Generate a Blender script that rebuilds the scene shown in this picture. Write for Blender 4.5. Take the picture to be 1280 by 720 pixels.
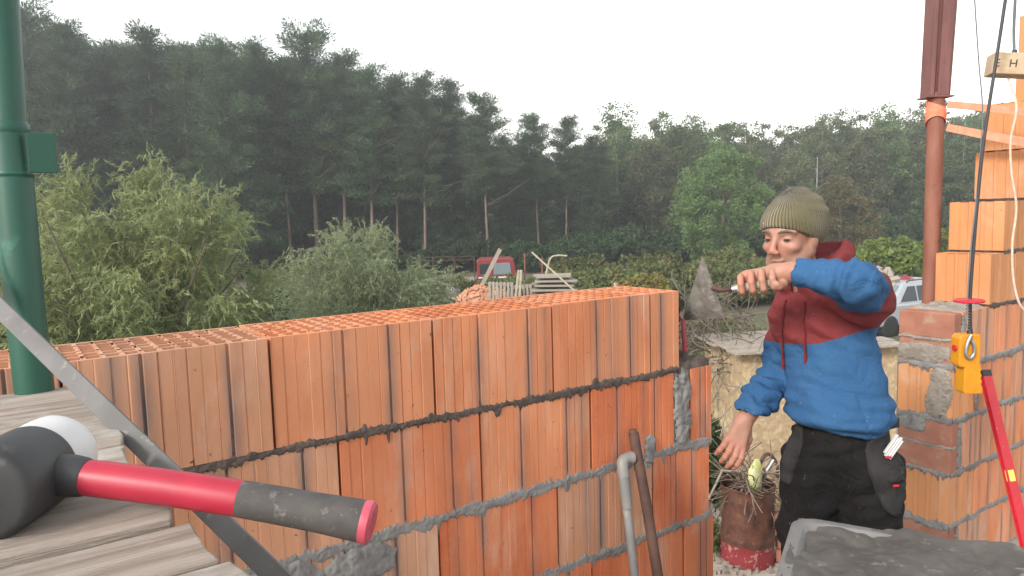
import bpy, bmesh, math, random
import numpy as np
from mathutils import Vector, Matrix
random.seed(7); rng = np.random.default_rng(11)
for o in list(bpy.data.objects): bpy.data.objects.remove(o)
S = bpy.context.scene
COL = S.collection
PI = math.pi

# ------------------------------------------------------------------ camera
# origin = the lens; X runs along the block wall, Y through it, Z up
FW = Vector((0.5656573, 0.8188165, -0.09783329))
RT = Vector((0.8209073, -0.57039562, -0.02756877))
UP = Vector((0.07837744, 0.06471759, 0.99482089))
cd = bpy.data.cameras.new('camera'); cam = bpy.data.objects.new('camera', cd); COL.objects.link(cam)
cd.sensor_width = 36; cd.lens = 36 * 916.39 / 1280; cd.clip_start = 0.02; cd.clip_end = 2000
cam.matrix_world = Matrix(((RT.x, UP.x, -FW.x, 0), (RT.y, UP.y, -FW.y, 0), (RT.z, UP.z, -FW.z, 0), (0, 0, 0, 1)))
S.camera = cam

# ------------------------------------------------------------------ sky, sun, exposure
SUN_FROM = Vector((-0.84, -0.20, 0.52)).normalized()      # towards the sun: left, a little behind the wall
W = bpy.data.worlds.new('World'); S.world = W; W.use_nodes = True
wn = W.node_tree.nodes; wl = W.node_tree.links; wn.clear()
sky = wn.new('ShaderNodeTexSky'); sky.sky_type = 'NISHITA'; sky.sun_disc = False
sky.sun_elevation = math.asin(SUN_FROM.z); sky.sun_rotation = math.atan2(SUN_FROM.x, SUN_FROM.y)
sky.dust_density = 0.6; sky.air_density = 2.0; sky.ozone_density = 0.5
hs = wn.new('ShaderNodeHueSaturation'); hs.inputs['Saturation'].default_value = 0.16
bg = wn.new('ShaderNodeBackground'); bg.inputs[1].default_value = 0.15
wo = wn.new('ShaderNodeOutputWorld')
wl.new(sky.outputs[0], hs.inputs['Color']); wl.new(hs.outputs[0], bg.inputs[0]); wl.new(bg.outputs[0], wo.inputs[0])
sd = bpy.data.lights.new('sun', 'SUN'); sun = bpy.data.objects.new('sun', sd); COL.objects.link(sun)
sd.energy = 1.9; sd.angle = math.radians(12); sd.color = (1.0, 0.93, 0.84)
sun.rotation_euler = SUN_FROM.to_track_quat('Z', 'Y').to_euler()
vs = S.view_settings; vs.view_transform = 'Standard'; vs.look = 'None'; vs.gamma = 1; vs.use_curve_mapping = False
vs.exposure = 1.06

# ------------------------------------------------------------------ materials
MATS = {}
def nodes_of(name):
    m = bpy.data.materials.new(name); m.use_nodes = True
    n = m.node_tree.nodes; l = m.node_tree.links
    return m, n, l, n['Principled BSDF']
def mathn(n, l, op, a, b=None, c=None):
    x = n.new('ShaderNodeMath'); x.operation = op
    for i, v in enumerate((a, b, c)):
        if v is None: continue
        if isinstance(v, (int, float)): x.inputs[i].default_value = v
        else: l.new(v, x.inputs[i])
    return x.outputs[0]
def mixc(n, l, f, a, b, mode='MIX'):
    x = n.new('ShaderNodeMix'); x.data_type = 'RGBA'; x.blend_type = mode; x.clamp_factor = True
    for i, v in ((0, f), (6, a), (7, b)):
        if isinstance(v, (int, float)): x.inputs[i].default_value = v
        elif isinstance(v, tuple): x.inputs[i].default_value = v + (1,)
        else: l.new(v, x.inputs[i])
    return x.outputs[2]
def noise(n, l, co, scale, detail=4, rough=.55, dist=0.0, stretch=None):
    if stretch:
        mp = n.new('ShaderNodeMapping'); mp.inputs['Scale'].default_value = stretch; l.new(co, mp.inputs[0]); co = mp.outputs[0]
    t = n.new('ShaderNodeTexNoise'); t.inputs['Scale'].default_value = scale; t.inputs['Detail'].default_value = detail
    t.inputs['Roughness'].default_value = rough; t.inputs['Distortion'].default_value = dist
    l.new(co, t.inputs['Vector']); return t.outputs[0]
def ramp(n, l, v, a, b):
    x = n.new('ShaderNodeMapRange'); x.inputs[1].default_value = a; x.inputs[2].default_value = b
    l.new(v, x.inputs[0]); return x.outputs[0]
def coord(n, l, shift=True):
    tc = n.new('ShaderNodeTexCoord')
    if not shift: return tc.outputs['Object']
    oi = n.new('ShaderNodeObjectInfo'); va = n.new('ShaderNodeVectorMath'); va.operation = 'ADD'
    cx = n.new('ShaderNodeCombineXYZ'); k = mathn(n, l, 'MULTIPLY', oi.outputs['Random'], 37.0)
    for i in range(3): l.new(k, cx.inputs[i])
    l.new(tc.outputs['Object'], va.inputs[0]); l.new(cx.outputs[0], va.inputs[1]); return va.outputs[0]
def bump(n, l, b, h, strength, dist=.002, prev=None):
    x = n.new('ShaderNodeBump'); x.inputs['Strength'].default_value = strength; x.inputs['Distance'].default_value = dist
    l.new(h, x.inputs['Height'])
    if prev: l.new(prev, x.inputs['Normal'])
    l.new(x.outputs[0], b.inputs['Normal']); return x.outputs[0]
def pm(name, c1, c2=None, scale=8, rough=.8, bscale=None, bstr=.4, bdist=.002, metal=0, stretch=None, speck=None, detail=5, lo=.35, hi=.65):
    """principled with a noise mix of two colours, an optional third in specks, and bump"""
    m, n, l, b = nodes_of(name); co = coord(n, l)
    c = None
    if c2:
        f = ramp(n, l, noise(n, l, co, scale, detail, stretch=stretch), lo, hi); c = mixc(n, l, f, c1, c2)
    if speck:
        f = ramp(n, l, noise(n, l, co, speck[1], 4, .6), speck[2], speck[2] + speck[3]); c = mixc(n, l, f, c if c else c1, speck[0])
    if c: l.new(c, b.inputs['Base Color'])
    else: b.inputs['Base Color'].default_value = c1 + (1,)
    b.inputs['Roughness'].default_value = rough; b.inputs['Metallic'].default_value = metal
    if bscale: bump(n, l, b, noise(n, l, co, bscale, 6, .6, stretch=stretch), bstr, bdist)
    MATS[name] = m; return m

def clay(name, c_lo, c_hi, dusty, streaky=1.0):
    """fired clay: a tone for each block, dust, scuffs, grey fired streaks that run down the grooves"""
    m, n, l, b = nodes_of(name); co = coord(n, l); tc = n.new('ShaderNodeTexCoord')
    oi = n.new('ShaderNodeObjectInfo')
    c = mixc(n, l, oi.outputs['Random'], c_lo, c_hi)
    v = noise(n, l, co, 6, 4, .55, stretch=(1.6, 1, .35))
    c = mixc(n, l, ramp(n, l, v, .42, .72), c, tuple(min(1, x * 1.25) for x in c_hi))
    d = noise(n, l, co, 3.2, 6, .62)
    c = mixc(n, l, mathn(n, l, 'MULTIPLY', ramp(n, l, d, .45, .75), .75), c, dusty)
    ck = noise(n, l, co, 4.5, 5, .65, 0.4, stretch=(1.8, 1, .6))
    c = mixc(n, l, mathn(n, l, 'MULTIPLY', ramp(n, l, ck, .54, .74), .55), c, (.60, .42, .32))
    fine = noise(n, l, co, 140, 3, .7)
    c = mixc(n, l, mathn(n, l, 'MULTIPLY', ramp(n, l, fine, .55, .8), .35), c, (.62, .36, .24))
    at = n.new('ShaderNodeAttribute'); at.attribute_name = 'streak'
    sv = noise(n, l, co, 5, 4, .6, stretch=(2.5, 1, .7))
    sf = mathn(n, l, 'MULTIPLY', at.outputs['Fac'], ramp(n, l, sv, .32, .55))
    c = mixc(n, l, mathn(n, l, 'MULTIPLY', sf, .85 * streaky), c, (.13, .12, .125))
    # grey firing smudges and small dark pits
    g = noise(n, l, co, 2.3, 3, .5, stretch=(3.0, 1, .8))
    c = mixc(n, l, mathn(n, l, 'MULTIPLY', ramp(n, l, g, .62, .80), .4 * streaky), c, (.16, .12, .10))
    p = noise(n, l, co, 55, 2, .5)
    c = mixc(n, l, mathn(n, l, 'MULTIPLY', ramp(n, l, p, .73, .78), .7), c, (.09, .05, .035))
    l.new(c, b.inputs['Base Color']); b.inputs['Roughness'].default_value = .9; b.inputs['Specular IOR Level'].default_value = .25
    p1 = bump(n, l, b, noise(n, l, co, 90, 6, .7, stretch=(1.6, 1, .12)), .35, .002)
    bump(n, l, b, noise(n, l, co, 22, 5, .6), .25, .003, p1)
    MATS[name] = m; return m

def leafmat(name, c1, c2, trans=.35, c3=None):
    m, n, l, b = nodes_of(name); g = n.new('ShaderNodeNewGeometry'); oi = n.new('ShaderNodeObjectInfo')
    c = mixc(n, l, g.outputs['Random Per Island'], c1, c2)
    co = n.new('ShaderNodeTexCoord').outputs['Object']
    if c3: c = mixc(n, l, ramp(n, l, noise(n, l, co, 1.1, 3, .5), .48, .66), c, c3)
    hsv = n.new('ShaderNodeHueSaturation'); l.new(c, hsv.inputs['Color'])
    l.new(mathn(n, l, 'MULTIPLY_ADD', oi.outputs['Random'], .5, .75), hsv.inputs['Value'])
    l.new(mathn(n, l, 'MULTIPLY_ADD', oi.outputs['Random'], .03, .485), hsv.inputs['Hue'])
    c = hsv.outputs[0]
    l.new(c, b.inputs['Base Color']); b.inputs['Roughness'].default_value = .6; b.inputs['Specular IOR Level'].default_value = .3
    t = n.new('ShaderNodeBsdfTranslucent'); l.new(c, t.inputs[0])
    mx = n.new('ShaderNodeMixShader'); mx.inputs[0].default_value = trans
    l.new(b.outputs[0], mx.inputs[1]); l.new(t.outputs[0], mx.inputs[2]); l.new(mx.outputs[0], n['Material Output'].inputs[0])
    MATS[name] = m; return m

clay('clay', (.50, .175, .080), (.56, .23, .118), (.56, .28, .17), .9)
clay('clay_pale', (.43, .205, .118), (.48, .235, .142), (.47, .285, .195), 1.1)
clay('clay_red', (.47, .118, .047), (.53, .175, .080), (.54, .22, .12), .7)
clay('clay_bright', (.48, .205, .085), (.53, .235, .10), (.50, .26, .14), .25)
pm('clay_inner', (.42, .15, .06), (.50, .20, .09), 14, .95, 60, .3)
pm('solid_brick', (.27, .105, .07), (.34, .155, .105), 9, .92, 45, .7, .003, speck=((.33, .25, .20), 12, .56, .2))
pm('mortar_wet', (.060, .046, .040), (.11, .085, .072), 30, .85, 120, .9, .003)
pm('mortar_grey', (.155, .15, .148), (.25, .24, .232), 14, .9, 110, .9, .003)
pm('mortar_dry', (.20, .175, .15), (.30, .26, .22), 12, .95, 90, 1.0, .003)
pm('plank', (.38, .32, .275), (.25, .20, .16), 6, .9, 30, 1.0, .005, lo=.40, hi=.62, detail=9, stretch=(.5, 10, 10), speck=((.50, .46, .42), 9, .55, .2))
pm('plank_end', (.30, .23, .17), (.17, .12, .085), 30, .9, 60, .7)
pm('green_paint', (.008, .065, .042), (.011, .08, .052), 6, .38, 25, .12, .001, speck=((.03, .13, .09), 20, .62, .1))
pm('steel_bar', (.165, .16, .158), (.115, .11, .108), 12, .8, 80, .3, .0008, metal=.0, speck=((.24, .22, .205), 60, .60, .1), stretch=(1, 1, 1))
pm('rubber_black', (.020, .021, .023), (.045, .045, .047), 9, .55, 60, .3, .001, speck=((.12, .11, .10), 22, .60, .15))
pm('mallet_white', (.62, .62, .62), (.50, .49, .47), 9, .5, 30, .2, .001, speck=((.36, .33, .30), 30, .62, .12))
pm('grip_red', (.40, .02, .045), (.32, .016, .036), 14, .42, 60, .2, .0008)
pm('grip_pink', (.50, .09, .13), (.4, .05, .08), 20, .5)
pm('grip_grey', (.040, .038, .037), (.085, .076, .07), 22, .75, 200, .6, .0008, speck=((.17, .15, .135), 110, .60, .15))
pm('rust_pipe', (.19, .062, .038), (.25, .10, .065), 7, .7, 50, .5, .001, stretch=(3, 3, .6), speck=((.15, .06, .045), 24, .60, .1))
pm('rust_channel', (.14, .055, .05), (.20, .085, .075), 6, .62, 40, .4, .001, stretch=(3, 3, .5), speck=((.11, .05, .05), 26, .60, .1))
pm('rust_dark', (.055, .028, .024), (.11, .055, .042), 16, .75, 60, .6, .001)
pm('pvc_grey', (.17, .165, .16), (.25, .235, .22), 9, .5, 30, .2, .001, speck=((.33, .30, .27), 22, .58, .15))
pm('strap', (.75, .17, .085), (.80, .24, .14), 30, .6, 200, .3, .0006)
pm('cable_grey', (.13, .13, .14), None, rough=.6)
pm('cable_dark', (.035, .03, .032), None, rough=.55)
pm('cord_cream', (.62, .50, .40), (.5, .38, .29), 40, .8)
pm('pendant_yellow', (.62, .26, .008), (.56, .22, .008), 20, .42, 60, .12, .0006, speck=((.35, .2, .05), 60, .68, .06))
pm('plastic_red', (.56, .025, .045), (.48, .02, .035), 18, .42)
pm('level_red', (.55, .02, .035), (.46, .018, .03), 14, .45, 60, .15, .0006, speck=((.55, .35, .3), 45, .66, .05))
pm('plastic_black', (.02, .02, .022), None, rough=.5)
pm('vial', (.72, .66, .12), None, rough=.15)
pm('zinc', (.42, .42, .43), (.32, .32, .33), 20, .38, metal=.8)
pm('timber', (.5, .38, .26), (.42, .30, .19), 6, .8, 50, .4, .001, stretch=(1, 8, 8))
pm('ink', (.06, .035, .03), None, rough=.9)
pm('osb', (.42, .315, .19), (.33, .235, .135), 22, .85, 40, .4, .002, speck=((.58, .46, .31), 12, .5, .2))
pm('concrete', (.40, .35, .30), (.31, .265, .225), 1.6, .92, 25, .5, .004, speck=((.22, .19, .16), 7, .58, .12))
pm('tub_rim', (.19, .185, .18), (.13, .125, .12), 8, .85, 50, .8, .003, speck=((.24, .23, .22), 16, .58, .12))
pm('mortar_trowel', (.095, .084, .074), (.17, .152, .135), 20, .85, 70, 1.0, .005, speck=((.22, .20, .18), 40, .58, .15))
pm('tub_mortar', (.105, .095, .085), (.068, .06, .054), 7, .75, 50, .8, .004, speck=((.22, .20, .18), 20, .6, .1))
pm('wood_old', (.38, .33, .28), (.24, .20, .165), 8, .9, 40, .4, .003, stretch=(1, 6, 6))
pm('wood_pale', (.44, .38, .29), (.34, .28, .21), 8, .85)
pm('bag_white', (.68, .68, .68), (.56, .56, .57), 7, .55, 14, .5, .01)
pm('bag_lime', (.46, .50, .16), (.56, .57, .32), 12, .5, 25, .5, .004)
pm('drum_rust', (.048, .017, .011), (.105, .036, .019), 9, .7, 30, .8, .006, speck=((.16, .07, .035), 26, .58, .14))
pm('red_truck', (.22, .022, .026), (.17, .018, .022), 4, .45)
pm('glass_dark', (.03, .035, .04), None, rough=.08)
pm('glass_pale', (.17, .21, .23), None, rough=.08)
pm('car_silver', (.46, .49, .53), (.40, .43, .47), 6, .32, metal=.35)
pm('tyre', (.02, .02, .02), None, rough=.85)
pm('bark', (.10, .075, .055), (.17, .135, .105), 6, .95, 14, .7, .02, stretch=(3, 3, .6))
pm('bark_pine', (.13, .085, .06), (.20, .15, .12), 3, .95, 9, .8, .03, stretch=(3, 3, .6))
pm('birch', (.42, .40, .37), (.22, .2, .18), 5, .8)
pm('twig', (.085, .065, .05), (.16, .135, .11), 9, .9)
pm('wire_rusty', (.11, .07, .05), (.24, .18, .14), 12, .6, metal=.3)
pm('wire_pale', (.30, .26, .21), (.20, .165, .13), 12, .7)
leafmat('leaf_pine', (.040, .075, .036), (.085, .125, .056), .25, (.075, .105, .046))
leafmat('leaf_spruce', (.038, .072, .038), (.080, .118, .056), .25)
leafmat('leaf_broad', (.072, .115, .040), (.125, .170, .060), .38, (.15, .175, .065))
leafmat('leaf_broad_dull', (.085, .115, .050), (.14, .16, .068), .38, (.17, .16, .068))
leafmat('leaf_round', (.115, .175, .062), (.165, .23, .085), .45)
leafmat('leaf_willow', (.28, .36, .155), (.40, .46, .24), .5, (.40, .44, .20))
leafmat('leaf_willow_grey', (.25, .31, .17), (.37, .41, .245), .48)
leafmat('leaf_hedge', (.085, .115, .038), (.155, .17, .058), .35, (.20, .175, .07))
leafmat('leaf_yellow', (.24, .23, .05), (.34, .30, .075), .4)
leafmat('leaf_ivy', (.11, .17, .036), (.22, .27, .065), .4)
leafmat('leaf_brown', (.12, .11, .045), (.17, .14, .06), .35)
leafmat('leaf_pale', (.30, .31, .26), (.42, .42, .37), .3)
leafmat('leaf_dark', (.026, .052, .018), (.06, .10, .034), .3)
leafmat('grass', (.06, .085, .022), (.13, .135, .05), .3)

def skinmat():
    m, n, l, b = nodes_of('skin'); co = coord(n, l, False)
    c = mixc(n, l, ramp(n, l, noise(n, l, co, 22, 4), .4, .65), (.33, .160, .108), (.38, .195, .138))
    at = n.new('ShaderNodeAttribute'); at.attribute_name = 'stubble'
    c = mixc(n, l, mathn(n, l, 'MULTIPLY', at.outputs['Fac'], ramp(n, l, noise(n, l, co, 400, 2), .3, .6)), c, (.20, .115, .085))
    a2 = n.new('ShaderNodeAttribute'); a2.attribute_name = 'ruddy'
    c = mixc(n, l, mathn(n, l, 'MULTIPLY', a2.outputs['Fac'], .6), c, (.48, .17, .12))
    l.new(c, b.inputs['Base Color']); b.inputs['Roughness'].default_value = .55
    b.inputs['Subsurface Weight'].default_value = .06; b.inputs['Subsurface Radius'].default_value = (.012, .005, .003)
    bump(n, l, b, noise(n, l, co, 160, 4), .25, .001); MATS['skin'] = m
skinmat()
def clothmat(name, c1, c2, c_mask=None, wrinkle=.5):
    m, n, l, b = nodes_of(name); co = coord(n, l, False)
    f = ramp(n, l, noise(n, l, co, 9, 5), .35, .7); c = mixc(n, l, f, c1, c2)
    if c_mask:
        at = n.new('ShaderNodeAttribute'); at.attribute_name = 'mask'
        k = ramp(n, l, at.outputs['Fac'], -.0015, .0015); c = mixc(n, l, k, c, mixc(n, l, f, *c_mask))
    sp = ramp(n, l, noise(n, l, co, 60, 3), .70, .76)
    c = mixc(n, l, mathn(n, l, 'MULTIPLY', sp, .35), c, (.4, .36, .32))
    l.new(c, b.inputs['Base Color']); b.inputs['Roughness'].default_value = .9; b.inputs['Specular IOR Level'].default_value = .2
    b.inputs['Sheen Weight'].default_value = .0
    p = bump(n, l, b, noise(n, l, co, 11, 4, .55, 1.2), min(1, wrinkle * 1.6), .02)
    bump(n, l, b, noise(n, l, co, 600, 2), .25, .0006, p); MATS[name] = m
clothmat('hoodie', (.026, .085, .195), (.036, .108, .23), ((.155, .027, .029), (.19, .036, .037)))
clothmat('hoodie_blue', (.025, .082, .188), (.034, .102, .22))
clothmat('hoodie_red', (.14, .02, .024), (.18, .028, .03), None, .3)
clothmat('trousers', (.007, .0065, .007), (.013, .012, .0125), ((.045, .043, .046), (.075, .07, .072)), .7)
clothmat('pocket_grey', (.020, .019, .020), (.040, .037, .038), None, .8)
def knitmat():
    m, n, l, b = nodes_of('knit'); co = coord(n, l, False)
    at = n.new('ShaderNodeAttribute'); at.attribute_name = 'rib'
    s = mathn(n, l, 'SINE', at.outputs['Fac'])
    c = mixc(n, l, ramp(n, l, noise(n, l, co, 14, 4), .35, .7), (.115, .094, .034), (.15, .122, .048))
    c = mixc(n, l, ramp(n, l, noise(n, l, co, 70, 2), .735, .76), c, (.6, .58, .5))
    l.new(c, b.inputs['Base Color']); b.inputs['Roughness'].default_value = .95; b.inputs['Sheen Weight'].default_value = .3
    p = bump(n, l, b, s, 1.0, .0035)
    bump(n, l, b, noise(n, l, co, 350, 2), .5, .0015, p); MATS['knit'] = m
knitmat()
def drummat():
    m = MATS['drum_rust']; n = m.node_tree.nodes; l = m.node_tree.links; b = n['Principled BSDF']
    src = b.inputs['Base Color'].links[0].from_socket; tc = n.new('ShaderNodeTexCoord')
    sx = n.new('ShaderNodeSeparateXYZ'); l.new(tc.outputs['Object'], sx.inputs[0])
    nz = noise(n, l, tc.outputs['Object'], 7, 5, .6)
    v = mathn(n, l, 'ADD', sx.outputs[2], mathn(n, l, 'MULTIPLY', nz, .22))
    f = mathn(n, l, 'LESS_THAN', v, .33)
    c = mixc(n, l, mathn(n, l, 'MULTIPLY', f, .9), src, (.20, .016, .022))
    f2 = mathn(n, l, 'MULTIPLY', mathn(n, l, 'LESS_THAN', v, .33), mathn(n, l, 'GREATER_THAN', noise(n, l, tc.outputs['Object'], 16, 4, .5, 1.0), .6))
    c = mixc(n, l, mathn(n, l, 'MULTIPLY', f2, .6), c, (.36, .22, .2))
    l.new(c, b.inputs['Base Color'])
drummat()
def groundmat():
    m, n, l, b = nodes_of('ground'); co = coord(n, l, False)
    c = mixc(n, l, ramp(n, l, noise(n, l, co, .35, 6, .6), .42, .6), (.12, .10, .065), (.075, .085, .03))
    c = mixc(n, l, ramp(n, l, noise(n, l, co, 6, 5, .6), .45, .7), c, (.16, .135, .09))
    l.new(c, b.inputs['Base Color']); b.inputs['Roughness'].default_value = .95
    bump(n, l, b, noise(n, l, co, 5, 6, .65), .8, .05); MATS['ground'] = m
groundmat()

# ------------------------------------------------------------------ mesh helpers
def setp(o, label=None, cat=None, group=None, kind=None):
    if label: o['label'] = label
    if cat: o['category'] = cat
    if group: o['group'] = group
    if kind: o['kind'] = kind
    return o
def empty(name, loc, label, cat, group=None):
    o = bpy.data.objects.new(name, None); COL.objects.link(o); o.location = loc; o.empty_display_size = .1
    return setp(o, label, cat, group)
def link(name, me, m, parent=None, smooth=False):
    if m and not me.materials: me.materials.append(MATS[m])
    if smooth: me.polygons.foreach_set('use_smooth', [True] * len(me.polygons))
    o = bpy.data.objects.new(name, me); COL.objects.link(o)
    if parent: o.parent = parent
    return o
def npmesh(name, v, f, attrs=None):
    """mesh from numpy arrays; f is an (n,3) or (n,4) array"""
    me = bpy.data.meshes.new(name); v = np.asarray(v, np.float32); f = np.asarray(f, np.int32)
    me.vertices.add(len(v)); me.vertices.foreach_set('co', v.ravel())
    k = f.shape[1]; me.loops.add(f.size); me.loops.foreach_set('vertex_index', f.ravel())
    me.polygons.add(len(f)); me.polygons.foreach_set('loop_start', np.arange(0, f.size, k, dtype=np.int32))
    for a, d in (attrs or {}).items():
        at = me.attributes.new(a, 'FLOAT', 'POINT'); at.data.foreach_set('value', np.asarray(d, np.float32))
    me.update(calc_edges=True); me.validate(); return me
class MB:
    """collects boxes, tubes, lathes and prisms; build() links them as one mesh"""
    def __init__(s): s.v = []; s.f = []
    def add(s, vs_, fs):
        k = len(s.v); s.v += [tuple(v) for v in vs_]; s.f += [tuple(i + k for i in f) for f in fs]; return s
    def box(s, c, d, R=None):
        c = Vector(c); hx, hy, hz = d[0] / 2, d[1] / 2, d[2] / 2
        p = [Vector((x, y, z)) for z in (-hz, hz) for y in (-hy, hy) for x in (-hx, hx)]
        if R: p = [R @ q for q in p]
        return s.add([c + q for q in p], [(0, 2, 3, 1), (4, 5, 7, 6), (0, 1, 5, 4), (2, 6, 7, 3), (0, 4, 6, 2), (1, 3, 7, 5)])
    def bb(s, lo, hi): return s.box([(a + b) / 2 for a, b in zip(lo, hi)], [abs(b - a) for a, b in zip(lo, hi)])
    def tube(s, pts, r, n=10, cap=True):
        pts = [Vector(p) for p in pts]; rr = r if isinstance(r, (list, tuple)) else [r] * len(pts)
        vs_ = []; fs = []; prev = None
        for i, p in enumerate(pts):
            t = (pts[min(i + 1, len(pts) - 1)] - pts[max(i - 1, 0)]).normalized()
            if prev is None:
                a = t.cross(Vector((0, 0, 1)));
                if a.length < .1: a = t.cross(Vector((1, 0, 0)))
            else: a = prev - t * prev.dot(t)
            a.normalize(); prev = a; b = t.cross(a)
            vs_ += [p + (a * math.cos(2 * PI * k / n) + b * math.sin(2 * PI * k / n)) * rr[i] for k in range(n)]
        for i in range(len(pts) - 1):
            for k in range(n): fs.append((i * n + k, i * n + (k + 1) % n, (i + 1) * n + (k + 1) % n, (i + 1) * n + k))
        if cap: fs += [tuple(range(n))[::-1], tuple(range((len(pts) - 1) * n, len(pts) * n))]
        return s.add(vs_, fs)
    def prism(s, poly, a, b, ax):
        """polygon (list of 2-tuples) swept along axis ax from a to b"""
        def P(q, t):
            q = list(q); q.insert(ax, t); return q
        n = len(poly)
        return s.add([P(q, a) for q in poly] + [P(q, b) for q in poly],
                     [tuple(range(n)), tuple(range(2 * n - 1, n - 1, -1))] + [(i, (i + 1) % n, n + (i + 1) % n, n + i) for i in range(n)])
    def lathe(s, prof, c, n=28, axis=(0, 0, 1)):
        q = Vector(axis).normalized().to_track_quat('Z', 'Y').to_matrix(); c = Vector(c); vs_ = []; fs = []
        for r, z in prof: vs_ += [c + q @ Vector((r * math.cos(2 * PI * k / n), r * math.sin(2 * PI * k / n), z)) for k in range(n)]
        for i in range(len(prof) - 1):
            for k in range(n): fs.append((i * n + k, i * n + (k + 1) % n, (i + 1) * n + (k + 1) % n, (i + 1) * n + k))
        return s.add(vs_, fs)
    def build(s, name, m, parent=None, smooth=False, bev=0, world=True, recalc=True):
        off = Vector(parent.location) if (parent and world) else Vector((0, 0, 0))
        if parent and world and parent.parent: off += Vector(parent.parent.location)
        me = bpy.data.meshes.new(name); me.from_pydata([tuple(Vector(v) - off) for v in s.v], [], s.f)
        if recalc:
            bm = bmesh.new(); bm.from_mesh(me); bmesh.ops.recalc_face_normals(bm, faces=bm.faces); bm.to_mesh(me); bm.free()
        o = link(name, me, m, parent, False)
        if smooth:
            me.polygons.foreach_set('use_smooth', [len(p.vertices) == 4 for p in me.polygons]);
            try: me.set_sharp_from_angle(angle=math.radians(40))
            except Exception: pass
        if bev:
            b = o.modifiers.new('bevel', 'BEVEL'); b.width = bev; b.segments = 2; b.limit_method = 'ANGLE'
        return o
def dup(root, loc, rz=0, scale=1.0, label=None):
    """copy of a thing with copies of its parts and sub-parts"""
    r = root.copy(); COL.objects.link(r); r.location = loc; r.rotation_euler = (0, 0, rz)
    r.scale = scale if isinstance(scale, tuple) else (scale,) * 3
    if label: r['label'] = label
    for ch in list(root.children):
        c = ch.copy(); COL.objects.link(c); c.parent = r
        for g in list(ch.children):
            d = g.copy(); COL.objects.link(d); d.parent = c
    return r
def spline(pts, n=8):
    """Catmull-Rom through points"""
    P = [Vector(p) for p in pts]; P = [P[0] * 2 - P[1]] + P + [P[-1] * 2 - P[-2]]; out = []
    for i in range(1, len(P) - 2):
        for k in range(n):
            t = k / n; a, b, c, d = P[i - 1:i + 3]
            out.append(.5 * ((2 * b) + (c - a) * t + (2 * a - 5 * b + 4 * c - d) * t * t + (3 * b - a - 3 * c + d) * t ** 3))
    return out + [P[-2]]
def lat1(x, cell, seed, amp=1.0):
    r = np.random.default_rng(seed); t = r.random(4096); u = np.asarray(x) / cell + 1000; i = np.floor(u).astype(int); f = u - i; f = f * f * (3 - 2 * f)
    return amp * (t[i % 4096] * (1 - f) + t[(i + 1) % 4096] * f)
def lat2(x, y, cell, seed):
    r = np.random.default_rng(seed); t = r.random((128, 128)); u = x / cell + 500; v = y / cell + 500
    i = np.floor(u).astype(int); j = np.floor(v).astype(int); f = u - i; g = v - j; f = f * f * (3 - 2 * f); g = g * g * (3 - 2 * g)
    T = lambda a, b: t[a % 128, b % 128]
    return (T(i, j) * (1 - f) + T(i + 1, j) * f) * (1 - g) + (T(i, j + 1) * (1 - f) + T(i + 1, j + 1) * f) * g
#==SETTING==
# ------------------------------------------------------------------ ground, slab
GZ = -3.6                      # the yard
D = 1.5436; HT = -0.2415       # front face of the block wall, its top
FLOOR = HT - 6 * .25           # the storey's floor slab
def grid_sheet(name, x0, x1, y0, y1, z, step, amp, m, seed=3, fall=None):
    xs = np.arange(x0, x1 + step, step); ys = np.arange(y0, y1 + step, step); X, Y = np.meshgrid(xs, ys, indexing='ij')
    Z = z + amp * (lat2(X, Y, step * 3.1, seed) - .5) + .5 * amp * (lat2(X, Y, step * 1.3, seed + 1) - .5)
    n = len(ys); i = (np.arange(len(xs) - 1)[:, None] * n + np.arange(n - 1)[None, :]).ravel()
    return npmesh(name, np.stack([X, Y, Z], -1).reshape(-1, 3), np.stack([i, i + n, i + n + 1, i + 1], 1))
g = link('ground', npmesh('ground', [(-900, -900, GZ), (900, -900, GZ), (900, 900, GZ), (-900, 900, GZ)], [(0, 1, 2, 3)]), 'ground'); setp(g, kind='structure')
g = link('yard_path', grid_sheet('yard_path', 2.0, 13.0, 2.3, 5.9, GZ + .03, .25, .012, 'concrete'), 'concrete', smooth=True); setp(g, kind='structure')
b = MB(); b.bb((-3.0, -2.6, FLOOR - .22), (6.4, D + .25, FLOOR)); setp(b.build('floor_slab', 'concrete'), kind='structure')
b = MB(); b.bb((-2.9, D + .01, GZ), (6.3, D + .23, FLOOR - .22)); setp(b.build('lower_wall', 'concrete'), 'rough concrete storey wall below the floor slab', 'wall')

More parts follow.
